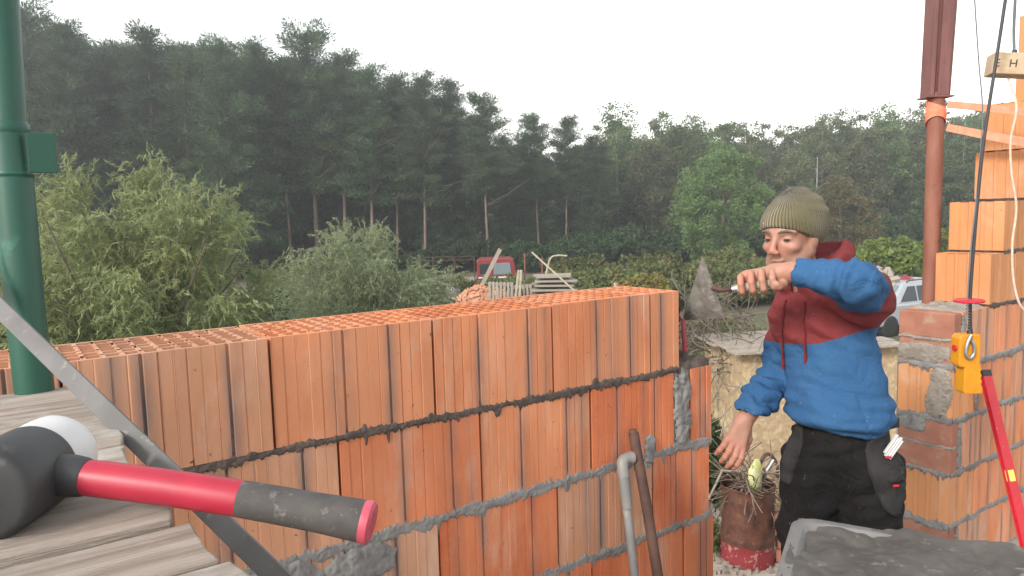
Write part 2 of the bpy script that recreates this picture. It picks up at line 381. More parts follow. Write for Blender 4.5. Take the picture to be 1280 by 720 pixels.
# ------------------------------------------------------------------ hollow clay blocks
BH, BT = .238, .25
_bc = {}
def block_mesh(L, top, var, ends=True):
    """one hollow block, x 0..L, y 0..BT (0 is the face), z 0..BH; fluted faces, tongue-and-groove ends, honeycomb on top"""
    key = (round(L, 3), top, var, ends)
    if key in _bc: return _bc[key]
    r = random.Random(var * 101 + int(L * 1000)); v = []; f = []; st = []
    def ad(p, s=0.0): v.append(p); st.append(s); return len(v) - 1
    prof = []                                             # (x, depth, streak) along the front
    n = max(2, round(L / .0265)); w = L / n; deep = [int(n * .30) + r.choice((0, 1)), int(n * .66) + r.choice((0, 1)), r.randrange(1, n)]
    x = 0.0; prof.append((0, .0015, 0)); st0 = .0
    for i in range(n):
        dz = r.uniform(0, .0014); x1 = x + w * r.uniform(.94, 1.06) if i < n - 1 else L
        x1 = min(x1, L); dk = 1.0 if i in deep[:2] else (.75 if i == deep[2] else 0.0)
        gw = .0075 if dk == 1 else r.choice((.0024, .003, .004)); gd = .0060 if dk == 1 else r.choice((.0012, .0016, .0022, .0030))
        prof.append((x + .0015, dz, st0)); st0 = .0
        if i == n - 1: prof.append((x1 - .001, dz, 0)); prof.append((L, .002, 0)); break
        prof.append((x1 - gw, dz, .75 * dk)); prof.append((x1 - gw * .6, gd, max(dk, .06))); prof.append((x1 - gw * .25, gd, max(dk, .06))); prof.append((x1, r.uniform(0, .0014), .85 * dk)); st0 = .65 * dk
        x = x1
    def wall(prf, xf, nz=1):
        lo = [ad(xf(p, 0.0), p[2]) for p in prf]; hi = [ad(xf(p, BH), p[2]) for p in prf]
        for i in range(len(prf) - 1): f.append((lo[i], lo[i + 1], hi[i + 1], hi[i]))
        return hi
    wall(prof, lambda p, z: (p[0], p[1], z)); wall(prof[::-1], lambda p, z: (p[0], BT - p[1], z))
    ep = [(0, .002, 0)]
    tg = (.05, .088, .106, .144, .162, .2)                # tongue and groove down the short ends
    for i, t in enumerate(tg):
        a, bq = ((.0, .006) if i % 2 == 0 else (.006, .0)); ep += [(t - .003, a, 0.0), (t + .003, bq, .15)]
    ep.append((BT, .002, 0))
    wall(ep[::-1], lambda p, z: (p[1], p[0], z)); wall(ep, lambda p, z: (L - p[1], p[0], z))
    def rect(x0, x1, y0, y1, z): 
        i = [ad((x0, y0, z)), ad((x1, y0, z)), ad((x1, y1, z)), ad((x0, y1, z))]; f.append(tuple(i))
    fm = [0] * 0
    if not top:
        rect(.001, L - .001, .001, BT - .001, BH - .0005)
    else:
        i0 = len(v)
        hi = [ad((p[0], p[1], BH)) for p in prof]; inn = [ad((p[0], .0125, BH)) for p in prof]
        for i in range(len(prof) - 1): f.append((hi[i], hi[i + 1], inn[i + 1], inn[i]))
        hi = [ad((p[0], BT - p[1], BH)) for p in prof]; inn = [ad((p[0], BT - .0125, BH)) for p in prof]
        for i in range(len(prof) - 1): f.append((inn[i], inn[i + 1], hi[i + 1], hi[i]))
        nc = max(2, round((L - .02) / .031)); nr = 6; wx = .0075; wy = .0075
        cx = (L - .008) / nc; cy = (BT - .025) / nr
        xs = [(.004 + i * cx + wx / 2, .004 + (i + 1) * cx - wx / 2) for i in range(nc)]
        ys = [(.0125 + j * cy + (wy / 2 if j else .001), .0125 + (j + 1) * cy - (wy / 2 if j < nr - 1 else .001)) for j in range(nr)]
        yb = [.0125] + [q for y in ys for q in y] + [BT - .0125]; xb = [.002] + [q for x in xs for q in x] + [L - .002]
        for j in range(len(yb) - 1):
            wob_ = lambda: BH - (r.random() ** 3 * .0035 if r.random() > .06 else r.uniform(.005, .014))
            if j % 2 == 0:
                for i in range(0, len(xb) - 1): rect(xb[i], xb[i + 1], yb[j], yb[j + 1], wob_())
            else:
                for i in range(0, len(xb) - 1, 2): rect(xb[i], xb[i + 1], yb[j], yb[j + 1], wob_())
        dp = BH - .055
        for (x0, x1) in xs:
            for (y0, y1) in ys:
                c = [(x0, y0), (x1, y0), (x1, y1), (x0, y1)]
                hi = [ad(q + (BH,)) for q in c]; lo = [ad(q + (dp,), .0) for q in c]
                for k in range(4): f.append((hi[k], hi[(k + 1) % 4], lo[(k + 1) % 4], lo[k]))
                f.append(tuple(lo))
    me = bpy.data.meshes.new('block'); me.from_pydata(v, [], f)
    at = me.attributes.new('streak', 'FLOAT', 'POINT'); at.data.foreach_set('value', np.array(st, np.float32))
    _bc[key] = me; return me
def put_block(parent, x0, x1, ztop, top, mname, jit=.0012, gap=.003, name='block'):
    L = x1 - x0 - gap
    me = block_mesh(L, top, random.randrange(3))
    key = (me.name, mname)
    if not me.materials: me.materials.append(None)
    o = bpy.data.objects.new(name, me); COL.objects.link(o); o.parent = parent
    o.material_slots[0].link = 'OBJECT'; o.material_slots[0].material = MATS[mname]
    o.location = (x0 + gap / 2 - parent.location.x, D - parent.location.y + random.gauss(0, jit), ztop - BH - parent.location.z + random.gauss(0, jit * .7))
    o.rotation_euler = (random.gauss(0, .002), random.gauss(0, .0015), random.gauss(0, .0025)); return o

def mortar(name, parent, m, org, du, nrm, length, hh=.010, amp=.007, drips=14, seed=1, dmax=.035, skip=None, cell=.0026, back=.12):
    """squeezed-out bed of mortar: a height field with a ragged edge on the face spanned by du and z, bulging along nrm, plus the bed inside"""
    r = np.random.default_rng(seed); du = np.array(du, float); nrm = np.array(nrm, float); org = np.array(org, float)
    nu = int(length / cell) + 1; nz = int(2 * (dmax + .03) / cell) + 1
    u = np.linspace(0, length, nu); z = np.linspace(-dmax - .03, dmax + .03, nz)
    up = hh * (.25 + 1.0 * lat1(u, .045, seed) ** 2 + .9 * lat1(u, .004, seed + 1) ** 2 + .5 * lat1(u, .014, seed + 11)); dn = hh * (.3 + 1.3 * lat1(u, .05, seed + 2) ** 2 + 1.2 * lat1(u, .0045, seed + 3) ** 2 + .6 * lat1(u, .015, seed + 13))
    for k in range(drips):
        c = r.random() * length; w = r.uniform(.002, .012) * (.4 + r.random()); hgt = r.random() ** 1.6 * dmax; g = np.exp(-((u - c) / w) ** 4)
        if r.random() < .72: dn = np.maximum(dn, g * hgt)
        else: up = np.maximum(up, g * hgt * .8)
    Uu, Zz = np.meshgrid(u, z, indexing='ij'); e = np.where(Zz > 0, up[:, None], dn[:, None]); q = np.abs(Zz) / np.maximum(e, 1e-4)
    nz2 = lat2(Uu, Zz, .011, seed + 5) * .5 + lat2(Uu, Zz, .0045, seed + 6) * .7 - .1
    A = amp * (.5 + .9 * lat1(u, .06, seed + 7))[:, None]
    t = A * np.sqrt(np.clip(1 - q ** 4, 0, 1)) * (.42 + .85 * nz2) - .004 * np.clip(q - 1 + .25 * (nz2 - .5), 0, 3) * 2
    if skip: t = np.where((Uu > skip[0]) & (Uu < skip[1]), -.02, t)
    P = org + Uu[..., None] * du + Zz[..., None] * np.array([0, 0, 1.]) + t[..., None] * nrm
    i = (np.arange(nu - 1)[:, None] * nz + np.arange(nz - 1)[None, :]); ok = (t > -.0045)
    keep = (ok[:-1, :-1] | ok[1:, :-1] | ok[:-1, 1:] | ok[1:, 1:]).ravel(); i = i.ravel()[keep]
    F = np.stack([i, i + nz, i + nz + 1, i + 1], 1); used = np.unique(F); mp = -np.ones(nu * nz, int); mp[used] = np.arange(len(used))
    v = P.reshape(-1, 3)[used]; F = mp[F]
    if np.dot(np.cross(du, [0, 0, 1]), nrm) < 0: F = F[:, ::-1]
    k = len(v); a = org - nrm * .004; bq = a + du * length; h2 = np.array([0, 0, .0068])
    bx = np.array([a - h2, bq - h2, bq + h2, a + h2, a - h2 - nrm * (back * 2), bq - h2 - nrm * (back * 2), bq + h2 - nrm * (back * 2), a + h2 - nrm * (back * 2)])
    v = np.concatenate([v, bx]); F = np.concatenate([F, np.array([(0, 1, 2, 3), (5, 4, 7, 6), (4, 0, 3, 7), (1, 5, 6, 2), (3, 2, 6, 7), (4, 5, 1, 0)]) + k])
    v = v - np.array(parent.location)
    o = link(name, npmesh(name, v, F), m, parent, True); o['kind'] = 'stuff'; return o
def smear(name, parent, m, org, du, nrm, wid, hei, seed=1, amp=.006, cut=.42, cell=.004):
    """a trowelled patch of mortar with a ragged outline"""
    du = np.array(du, float); nrm = np.array(nrm, float); org = np.array(org, float)
    nu = int(wid / cell) + 1; nz = int(hei / cell) + 1; u = np.linspace(-wid / 2, wid / 2, nu); z = np.linspace(-hei / 2, hei / 2, nz)
    Uu, Zz = np.meshgrid(u, z, indexing='ij'); q = (2 * Uu / wid) ** 2 + (2 * Zz / hei) ** 4
    n_ = .45 * lat2(Uu, Zz * .7, .045, seed) + .35 * lat2(Uu, Zz * .6, .016, seed + 1) + .3 * lat2(Uu, Zz * .8, .007, seed + 2)
    t = amp * (1.45 * (n_ - .5) - (cut - .36) + .42 * (1 - 2.1 * q ** 1.5)) ; t = np.clip(t * 2.2, -.004, amp)
    t = t + .0022 * (lat2(Uu, Zz, .011, seed + 4) - .5) + .0015 * (lat2(Uu, Zz * .3, .006, seed + 8) - .5)
    P = org + Uu[..., None] * du + Zz[..., None] * np.array([0, 0, 1.]) + t[..., None] * nrm
    i = (np.arange(nu - 1)[:, None] * nz + np.arange(nz - 1)[None, :]); ok = t > -.003
    keep = (ok[:-1, :-1] & ok[1:, :-1] & ok[:-1, 1:] & ok[1:, 1:]).ravel(); i = i.ravel()[keep]
    F = np.stack([i, i + nz, i + nz + 1, i + 1], 1); used = np.unique(F); mp = -np.ones(nu * nz, int); mp[used] = np.arange(len(used))
    F = mp[F]
    if np.dot(np.cross(du, [0, 0, 1]), nrm) < 0: F = F[:, ::-1]
    return link(name, npmesh(name, P.reshape(-1, 3)[used] - np.array(parent.location), F), m, parent, True)
def lumps(name, parent, m, org, sx, sy, hgt, seed=1, cell=.006):
    """heaped mortar lying on a ledge"""
    nu = int(sx / cell) + 1; nv = int(sy / cell) + 1; u = np.linspace(0, sx, nu); w = np.linspace(0, sy, nv); A, B = np.meshgrid(u, w, indexing='ij')
    e = np.minimum(np.minimum(A, sx - A), np.minimum(B, sy - B)); t = hgt * (.25 + 1.1 * lat2(A, B, .045, seed) * lat2(A, B, .02, seed + 1) + .35 * lat2(A, B, .011, seed + 2)) * np.clip(e / .018, 0, 1) ** .6
    P = np.array(org) + np.stack([A, B, t], -1) - np.array(parent.location)
    i = (np.arange(nu - 1)[:, None] * nv + np.arange(nv - 1)[None, :]).ravel()
    return link(name, npmesh(name, P.reshape(-1, 3), np.stack([i, i + nv, i + nv + 1, i + 1], 1)), m, parent, True)

wall = empty('block_wall', (.4, D, FLOOR), 'long wall of orange hollow clay blocks with dark fresh mortar under its top course', 'wall')
rows = [[-1.058, -.683, -.308, .067, .442, .831, 1.195, 1.564, 1.69],
        [-.918, -.543, -.168, .207, .582, .957, 1.324, 1.664, (1.735, 1.837)],
        [-1.047, -.672, -.297, .078, .453, .827, 1.2, 1.567, 1.826],
        [-.931, -.556, -.181, .194, .569, .944, 1.319, 1.703, 1.845],
        [-1.04, -.665, -.29, .085, .46, .835, 1.21, 1.585, 1.842],
        [-.93, -.555, -.18, .195, .57, .945, 1.32, 1.695, 1.845]]
tones = {(0, 3): 'clay_pale', (0, 2): 'clay_pale', (0, 4): 'clay_pale2', (1, 3): 'clay_pale', (2, 6): 'clay_pale', (2, 4): 'clay_pale', (3, 4): 'clay_pale'}
for r_, ed in enumerate(rows):
    zt = HT - .25 * r_; prev = ed[0]
    for i in range(1, len(ed)):
        a, bq = ed[i] if isinstance(ed[i], tuple) else (prev, ed[i])
        mname = tones.get((r_, i - 1), 'clay' if r_ == 0 else random.choice(('clay_red', 'clay_red', 'clay')))
        if mname == 'clay_pale2': mname = 'clay'
        o = put_block(wall, a, bq, zt, r_ == 0 or (r_ == 1 and i == len(ed) - 1), mname, gap=.0055)
        if (r_, i) == (0, 4): o.rotation_euler.z = .006; o.location.y -= .003
        prev = bq
for k, (mt, hh, amp, dr) in enumerate((('mortar_wet', .0072, .0040, 70), ('mortar_grey', .0110, .0036, 80), ('mortar_grey', .0105, .0036, 70), ('mortar_grey', .011, .006, 20), ('mortar_grey', .011, .006, 20))):
    x0 = -1.0; x1 = 1.69 if k == 0 else 1.835
    mortar('mortar_joint', wall, mt, (x0, D + .001, HT - .25 * (k + 1) + .006), (1, 0, 0), (0, -1, 0), x1 - x0, hh, amp, dr, 20 + k * 9, .04 if k else .034)
# filled gap and patches near the wall's end, fresh mortar on the ledge and on the end of the top course
smear('mortar_patch', wall, 'mortar_grey', (1.70, D - .001, HT - .25 - .115), (1, 0, 0), (0, -1, 0), .085, .26, 5, .008, .30)
smear('mortar_patch', wall, 'mortar_grey', (1.555, D - .001, HT - .5 + .03), (1, 0, 0), (0, -1, 0), .05, .10, 8, .007, .36)
smear('mortar_patch', wall, 'mortar_grey', (.62, D - .001, HT - .5 - .05), (1, 0, 0), (0, -1, 0), .22, .10, 15, .008, .34)
smear('mortar_patch', wall, 'mortar_grey', (.40, D - .001, HT - .5 - .05), (1, 0, 0), (0, -1, 0), .30, .12, 18, .008, .32)
b = MB(); b.bb((1.665, D + .004, HT - .25 - BH), (1.733, D + .24, HT - .252)); b.build('mortar_fill', 'mortar_grey', wall)
lumps('mortar_bed', wall, 'mortar_wet', (1.685, D + .004, HT - .252), .15, .235, .055, 33)
smear('mortar_bed', wall, 'mortar_wet', (1.6925, D + .11, HT - .13), (0, -1, 0), (1, 0, 0), .23, .24, 41, .022, .40)

# ------------------------------------------------------------------ stepped wall across the opening
XP = 3.47
pier = empty('stepped_block_wall', (3.9, D, FLOOR), 'racked end of a block wall, courses stepping up to the right past the opening', 'wall')
def solid_brick(x0, x1, zt, parent, hgt=.118, nm='solid_brick'):
    b = MB(); b.bb((x0, D + random.uniform(-.002, .003), zt - hgt), (x1, D + BT + random.uniform(-.004, .002), zt)); return b.build('brick', nm, parent, bev=.006)
for r_ in range(1, 6):
    zt = HT - .25 * r_
    if r_ % 2:
        solid_brick(XP + random.uniform(-.003, .004), XP + .066, zt, pier); solid_brick(XP + random.uniform(-.003, .004), XP + .066, zt - .125, pier)
        ed = [XP + .078, XP + .40, XP + .775, XP + 1.15, XP + 1.525, XP + 1.9]
    else: ed = [XP, XP + .235, XP + .61, XP + .985, XP + 1.36, XP + 1.735, XP + 1.9]
    for a, bq in zip(ed, ed[1:]): put_block(pier, a, bq, zt, r_ == 1, random.choice(('clay', 'clay', 'clay_pale')) if a > XP else 'clay_bright')
    mortar('mortar_joint', pier, 'mortar_grey', (XP, D + .001, zt - .244), (1, 0, 0), (0, -1, 0), 1.9, .010, .005, 40, 200 + r_ * 7, .035)
    mortar('mortar_joint', pier, 'mortar_grey', (XP, D + .25, zt - .244), (0, -1, 0), (-1, 0, 0), .25, .010, .005, 10, 240 + r_ * 7, .03, back=.03)
    if r_ % 2:
        mortar('mortar_joint', pier, 'mortar_dry', (XP, D + .25, zt - .1215), (0, -1, 0), (-1, 0, 0), .25, .006, .005, 4, 270 + r_ * 7, .02, back=.03)
        smear('mortar_patch', pier, 'mortar_grey', (XP + .075, D - .001, zt - .12), (1, 0, 0), (0, -1, 0), .045, .25, 60 + r_, .006, .32)
smear('mortar_patch', pier, 'mortar_dry', (XP - .001, D + .065, HT - .5 - .12), (0, -1, 0), (-1, 0, 0), .13, .25, 71, .011, .36)
smear('mortar_patch', pier, 'mortar_dry', (XP - .001, D + .13, HT - .25 - .19), (0, -1, 0), (-1, 0, 0), .24, .10, 74, .007, .40)
smear('mortar_patch', pier, 'mortar_grey', (XP - .001, D + .18, HT - .75 - .03), (0, -1, 0), (-1, 0, 0), .14, .09, 77, .008, .44)
smear('mortar_patch', pier, 'mortar_grey', (3.70, D - .001, HT - .5 - .13), (1, 0, 0), (0, -1, 0), .05, .27, 79, .007, .34)
for r_, x0 in enumerate((3.80, 3.925, 4.19, 4.285, 4.64, 4.66)):
    zt = HT + .25 * r_; ed = [x0]
    while ed[-1] < 5.2: ed.append(ed[-1] + .375)
    for a, bq in zip(ed, ed[1:]): put_block(pier, a, bq, zt, True, 'clay_bright' if a == x0 else random.choice(('clay', 'clay_pale', 'clay_bright')))
    if r_ < 5: mortar('mortar_joint', pier, 'mortar_wet', (x0 + .01, D + .001, zt - .244), (1, 0, 0), (0, -1, 0), 5.3 - x0, .008, .004, 12, 300 + r_ * 7, .02)
lumps('mortar_bed', pier, 'mortar_dry', (XP + .08, D + .02, HT - .252), .25, .21, .022, 83)
# ------------------------------------------------------------------ near things on our side of the wall
PZ = -.24                                                  # scaffold deck
deck = empty('scaffold_deck', (-.6, .8, PZ), 'weathered grey plank deck of the scaffold in the near left corner', 'scaffold')
ye = [(1.165, 1.31, .078), (1.045, 1.158, .084), (.905, 1.038, .092), (.80, .898, .090), (.645, .793, .098), (.552, .636, .108), (.40, .545, .118), (.26, .394, .11), (.12, .254, .12), (-.03, .114, .10), (-.2, -.036, .11)]
for i, (y0, y1, xe) in enumerate(ye):
    nx = 26; ny = 5; th = .034; zt = PZ + random.uniform(-.004, .004); vv = []; ff = []
    for ix in range(nx):
        x = -1.7 + (xe + 1.7) * ix / (nx - 1)
        for iy in range(ny):
            t = iy / (ny - 1); yy = y0 + (y1 - y0 + .003) * t + .002 * math.sin(3.1 * x + i)
            ex = .004 * math.sin(4 * t + 3 * i) + .004 * random.random() if ix == nx - 1 else 0
            vv.append((x + ex, yy, zt - .003 * (abs(2 * t - 1) ** 6) + random.gauss(0, .0005)))
    k = len(vv); vv += [(x, y, z - th) for x, y, z in vv]
    for ix in range(nx - 1):
        for iy in range(ny - 1):
            a = ix * ny + iy; ff += [(a, a + ny, a + ny + 1, a + 1), (k + a, k + a + 1, k + a + ny + 1, k + a + ny)]
        a = ix * ny; ff += [(a, k + a, k + a + ny, a + ny), (a + ny - 1, a + 2 * ny - 1, k + a + 2 * ny - 1, k + a + ny - 1)]
    for iy in range(ny - 1):
        a = (nx - 1) * ny + iy; ff += [(a, k + a, k + a + 1, a + 1)]; a = iy; ff += [(a, a + 1, k + a + 1, k + a)]
    b = MB(); b.add(vv, ff); b.build('plank', 'plank', deck, bev=.002)
b = MB()
for y in (.02, 1.12): b = MB(); b.bb((-1.6, y - .04, PZ - .13), (.02, y + .04, PZ - .042)); b.build('bearer', 'wood_old', deck)
for (x, y) in ((-.05, .02), (-1.4, .02), (-.05, 1.10), (-1.4, 1.10)):
    b = MB(); b.tube([(x, y, FLOOR), (x, y, PZ - .13)], .024, 14); b.build('post', 'rust_pipe', deck, True)

gp = empty('green_post', (.022, 1.302, FLOOR), 'green painted steel tube standing at the left edge with a welded plate', 'post')
b = MB(); b.tube([(.030, 1.290, FLOOR), (.022, 1.303, -.231), (.020, 1.318, -.112), (.021, 1.340, .150)], .0262, 28); b.build('tube', 'green_paint', gp, True)
b = MB(); b.tube([(.021, 1.340, .148), (.026, 1.364, .343), (.034, 1.40, .9)], .0242, 28); b.build('tube', 'green_paint', gp, True)
b = MB(); b.lathe([(.0240, .160), (.0262, .157), (.0276, .152), (.0276, .147), (.0268, .142), (.0262, .138)], (.021, 1.340, 0), 28); b.build('weld_bead', 'green_paint', gp, True)
b = MB(); b.bb((.040, 1.306, .083), (.077, 1.312, .142)); b.build('plate', 'green_paint', gp, bev=.001)
b = MB(); b.lathe([(.0264, .086), (.0284, .082), (.0264, .076)], (.0208, 1.3345, 0), 28); b.build('weld_bead', 'green_paint', gp, True)

# flat steel brace
p0 = Vector((-.01, 1.215, -.106)); p1 = Vector((.203, .733, -.36)); dv = (p1 - p0).normalized()
nv = (-FW).copy(); nv = (nv - dv * nv.dot(dv)).normalized(); nv = (nv + Vector((.25, 0, .15))); nv = (nv - dv * nv.dot(dv)).normalized(); sv = dv.cross(nv)
R = Matrix((dv, sv, nv)).transposed(); a = p0 - dv * .42; e = p1 + dv * .55
b = MB(); b.box((a + e) / 2, ((e - a).length, .0225, .006), R)
setp(b.build('steel_brace', 'steel_bar', None, bev=.0012), 'flat grey steel bar slanting across the ends of the planks', 'brace')

# mallet
ml = empty('mallet', (.02, .66, PZ), 'big mallet with black and white head and red handle lying on the planks', 'mallet')
he0 = Vector((-.029, .678, PZ + .037)); he1 = Vector((.028, .772, PZ + .037)); ha = (he1 - he0).normalized(); hc = (he0 + he1) / 2
def lath(prof, mname, nm, par=ml): b = MB(); b.lathe(prof, he0, 40, ha); return b.build(nm, mname, par, True)
lath([(0, 0), (.030, 0), (.0338, .0012), (.0362, .004), (.0372, .009), (.0372, .066), (.0366, .069), (.035, .071)], 'rubber_black', 'rubber_face')
lath([(.0345, .069), (.0362, .070), (.0368, .090), (.0362, .104), (.033, .111), (.026, .115), (.014, .117), (0, .1175)], 'mallet_white', 'plastic_face')
h0 = hc + Vector((.006, -.006, .002)); h1 = Vector((.232, .546, PZ - .008)); hd = (h1 - h0).normalized()
def hp(t): return h0.lerp(h1, t) + Vector((0, 0, .004 * math.sin(PI * t)))
def hprof(ts, rs): 
    b = MB(); b.tube([hp(t) for t in ts], rs, 22); return b
hprof((.06, .12, .155, .165), (.0175, .0172, .016, .0150)).build('collar', 'rubber_black', ml, True)
hprof((.15, .20, .4, .58, .62, .66), (.0145, .0150, .0148, .0150, .0148, .0140)).build('red_grip', 'grip_red', ml, True)
hprof((.575, .62, .64, .7, .85, .93, .975), (.0135, .0149, .0151, .0152, .0158, .0168, .0172)).build('grey_grip', 'grip_grey', ml, True)
hprof((.965, .975, .992, 1.0), (.0168, .0176, .0176, .0150)).build('end_cap', 'grip_pink', ml, True)

# two pipes leaning on the wall
b = MB(); P = spline([(1.374, 1.40, -1.18), (1.385, 1.452, -.92), (1.396, 1.492, -.735)], 4); b.tube(P, .0125, 18)
g_ = setp(b.build('grey_pipe', 'pvc_grey', None, True), 'grey plastic waste pipe with an elbow leaning on the block wall', 'pipe')
b = MB(); P = spline([(1.394, 1.486, -.745), (1.397, 1.494, -.715), (1.404, 1.498, -.702), (1.420, 1.497, -.698), (1.436, 1.494, -.700)], 4); b.tube(P, [.0165] * (len(P) - 4) + [.0165, .0185, .0185, .0185], 18, cap=True); b.build('elbow', 'pvc_grey', g_, True)
b = MB(); b.tube([(1.3885, 1.468, -.83), (1.3945, 1.488, -.745)], [.0150, .0160], 18); b.build('socket', 'pvc_grey', g_, True)
b = MB(); P = [(1.462, 1.38, -1.25), (1.458, 1.42, -1.03), (1.455, 1.46, -.83), (1.451, 1.505, -.632)]; b.tube(P, .0150, 16)
r_ = setp(b.build('rusty_tube', 'rust_dark', None, True), 'dark rusty steel tube leaning on the wall beside the grey pipe', 'pipe')
b = MB(); b.tube([(1.4515, 1.500, -.655), (1.450, 1.507, -.622)], [.0150, .0105], 12); b.build('flattened_tip', 'rust_dark', r_, True)
# short red rod standing on the ledge
b = MB(); b.tube([(1.777, 1.60, -.50), (1.772, 1.605, -.34)], .0075, 12)
setp(b.build('red_rod', 'grip_pink', None, True), 'short red rod standing on the ledge at the wall end', 'rod')

# mortar tub
TZ = -.80
tub = empty('mortar_tub', (1.85, .75, TZ - .26), 'grey mortar tub full of wet mortar in front of the man', 'tub')
ux = Vector((.47, -1.0, 0)).normalized(); uy = Vector((-.88, -.47, 0)).normalized(); o0 = Vector((1.648, 1.108, 0))
def T(a, c, z): return o0 + ux * a + uy * c + Vector((0, 0, z))
LX, LY = .95, .62
def ring(ins, z, n=8, rr=.06):
    pts = []
    for (cx, cy, a0) in ((LX - ins - rr, LY - ins - rr, 0), (ins + rr, LY - ins - rr, 90), (ins + rr, ins + rr, 180), (LX - ins - rr, ins + rr, 270)):
        for k in range(n + 1):
            a = math.radians(a0 + 90 * k / n); pts.append(T(cx + rr * math.cos(a), cy + rr * math.sin(a), z))
    return pts
rings = [ring(.07, TZ - .26), ring(.012, TZ - .012), ring(-.004, TZ - .012), ring(-.006, TZ - .004), ring(0, TZ), ring(.024, TZ + .001), ring(.034, TZ - .01), ring(.075, TZ - .22)]
b = MB(); n_ = len(rings[0]); b.add([p for r in rings for p in r], [(i * n_ + k, i * n_ + (k + 1) % n_, (i + 1) * n_ + (k + 1) % n_, (i + 1) * n_ + k) for i in range(len(rings) - 1) for k in range(n_)] + [tuple(range(n_))])
b.build('shell', 'tub_rim', tub, True)
nu, nv = 190, 130; A, B = np.meshgrid(np.linspace(.006, LX - .006, nu), np.linspace(.006, LY - .006, nv), indexing='ij')
e_ = np.minimum(np.minimum(A, LX - A), np.minimum(B, LY - B)); Zm = TZ - .006 + .034 * (lat2(A, B, .16, 5) - .35) + .016 * (lat2(A, B, .05, 6) - .5) + .007 * (lat2(A, B, .018, 7) - .5) + .012 * np.clip(.07 - e_, 0, .07) / .07 * (lat2(A, B, .09, 15) * 2 - .4)
P = np.stack([o0.x + ux.x * A + uy.x * B, o0.y + ux.y * A + uy.y * B, Zm], -1) - np.array(tub.location)
i = (np.arange(nu - 1)[:, None] * nv + np.arange(nv - 1)[None, :]).ravel()
link('wet_mortar', npmesh('wet_mortar', P.reshape(-1, 3), np.stack([i, i + 1, i + nv + 1, i + nv], 1)), 'tub_mortar', tub, True)
st = empty('trestle', (1.8, .75, FLOOR), 'low timber trestle carrying the mortar tub', 'trestle')
b = MB(); Rm = Matrix((ux, uy, Vector((0, 0, 1)))).transposed(); b.box(T(LX / 2, LY / 2, TZ - .282), (1.0, .66, .04), Rm); b.build('top', 'wood_old', st)
for a in (.1, LX - .1):
    for c in (.1, LY - .1):
        b = MB(); q = T(a, c, 0); b.bb((q.x - .035, q.y - .035, FLOOR), (q.x + .035, q.y + .035, TZ - .302)); b.build('leg', 'wood_old', st)

# steel prop behind the pier
pr = empty('steel_prop', (3.93, 1.90, FLOOR), 'rusty red steel prop behind the stepped wall with a channel on top', 'prop')
b = MB(); b.tube([(3.955, 1.885, GZ), (3.955, 1.885, .56)], .0395, 24); b.build('tube', 'rust_pipe', pr, True)
b = MB(); dx = RT.copy(); dx.z = 0; dx.normalize(); dy = Vector((-dx.y, dx.x, 0)); cx = Vector((3.965, 1.885, 0))
prof = [(-.066, -.05), (-.066, .05), (-.058, .05), (-.058, -.015), (.03, -.015), (.03, .05), (.066, .05), (.066, -.03), (.04, -.05), (-.022, -.05), (-.022, -.03), (-.045, -.03), (-.045, -.05)]
lo = [cx + dx * (p[0] * .84 - .006) + dy * p[1] + Vector((0, 0, .545)) for p in prof]; hi = [cx + dx * (p[0] * 1.0 + .035) + dy * p[1] + Vector((0, 0, 1.6)) for p in prof]
k = len(prof); b.add(lo + hi, [tuple(range(k))[::-1], tuple(range(k, 2 * k))] + [(i, (i + 1) % k, k + (i + 1) % k, k + i) for i in range(k)]); b.build('channel', 'rust_channel', pr, bev=.002)
b = MB(); b.box(cx + Vector((0, 0, .540)) - dx * .008, (.13, .11, .008), Matrix((dx, dy, Vector((0, 0, 1)))).transposed()); b.build('end_plate', 'rust_channel', pr, bev=.001)
# ratchet strap round the prop
sp = empty('orange_strap', (3.955, 1.885, .4), 'orange lashing strap tied round the rusty prop and run to the right', 'strap')
def ribbon(pts, w, up=(0, 0, 1), th=.002):
    b = MB(); P = [Vector(p) for p in pts]; U_ = Vector(up); vv = []; ff = []
    for i, p in enumerate(P):
        t = (P[min(i + 1, len(P) - 1)] - P[max(i - 1, 0)]).normalized(); s_ = (U_ - t * U_.dot(t)).normalized(); nn = t.cross(s_)
        ww = w[i] if isinstance(w, (list, tuple)) else w
        vv += [p + s_ * ww / 2 + nn * th, p - s_ * ww / 2 + nn * th, p - s_ * ww / 2 - nn * th, p + s_ * ww / 2 - nn * th]
    for i in range(len(P) - 1):
        for k in range(4): ff.append((i * 4 + k, i * 4 + (k + 1) % 4, i * 4 + 4 + (k + 1) % 4, i * 4 + 4 + k))
    ff += [(0, 1, 2, 3), tuple(len(vv) - 4 + k for k in (3, 2, 1, 0))]; b.add(vv, ff); return b
for q, (z0, tl, ww) in enumerate(((.485, .02, .05), (.435, -.03, .045))):
    pts = [(3.955 + (.0425 + .002 * q) * math.cos(a), 1.885 + (.0425 + .002 * q) * math.sin(a), z0 + tl * math.sin(a * 1.0 + q)) for a in [2 * PI * k / 32 for k in range(33)]]
    ribbon(pts, ww).build('wrap', 'strap', sp, True)
ribbon([(3.975, 1.838, .500), (4.06, 1.66, .460), (4.105, 1.50, .420), (4.20, 1.30, .355), (4.32, 1.08, .29)], [.034, .036, .042, .045, .05], (0, .3, 1)).build('tail', 'strap', sp, True)
ribbon([(3.975, 1.838, .385), (4.06, 1.66, .325), (4.105, 1.50, .275), (4.20, 1.30, .20), (4.32, 1.08, .12)], [.036, .040, .046, .05, .05], (0, .3, 1)).build('tail', 'strap', sp, True)

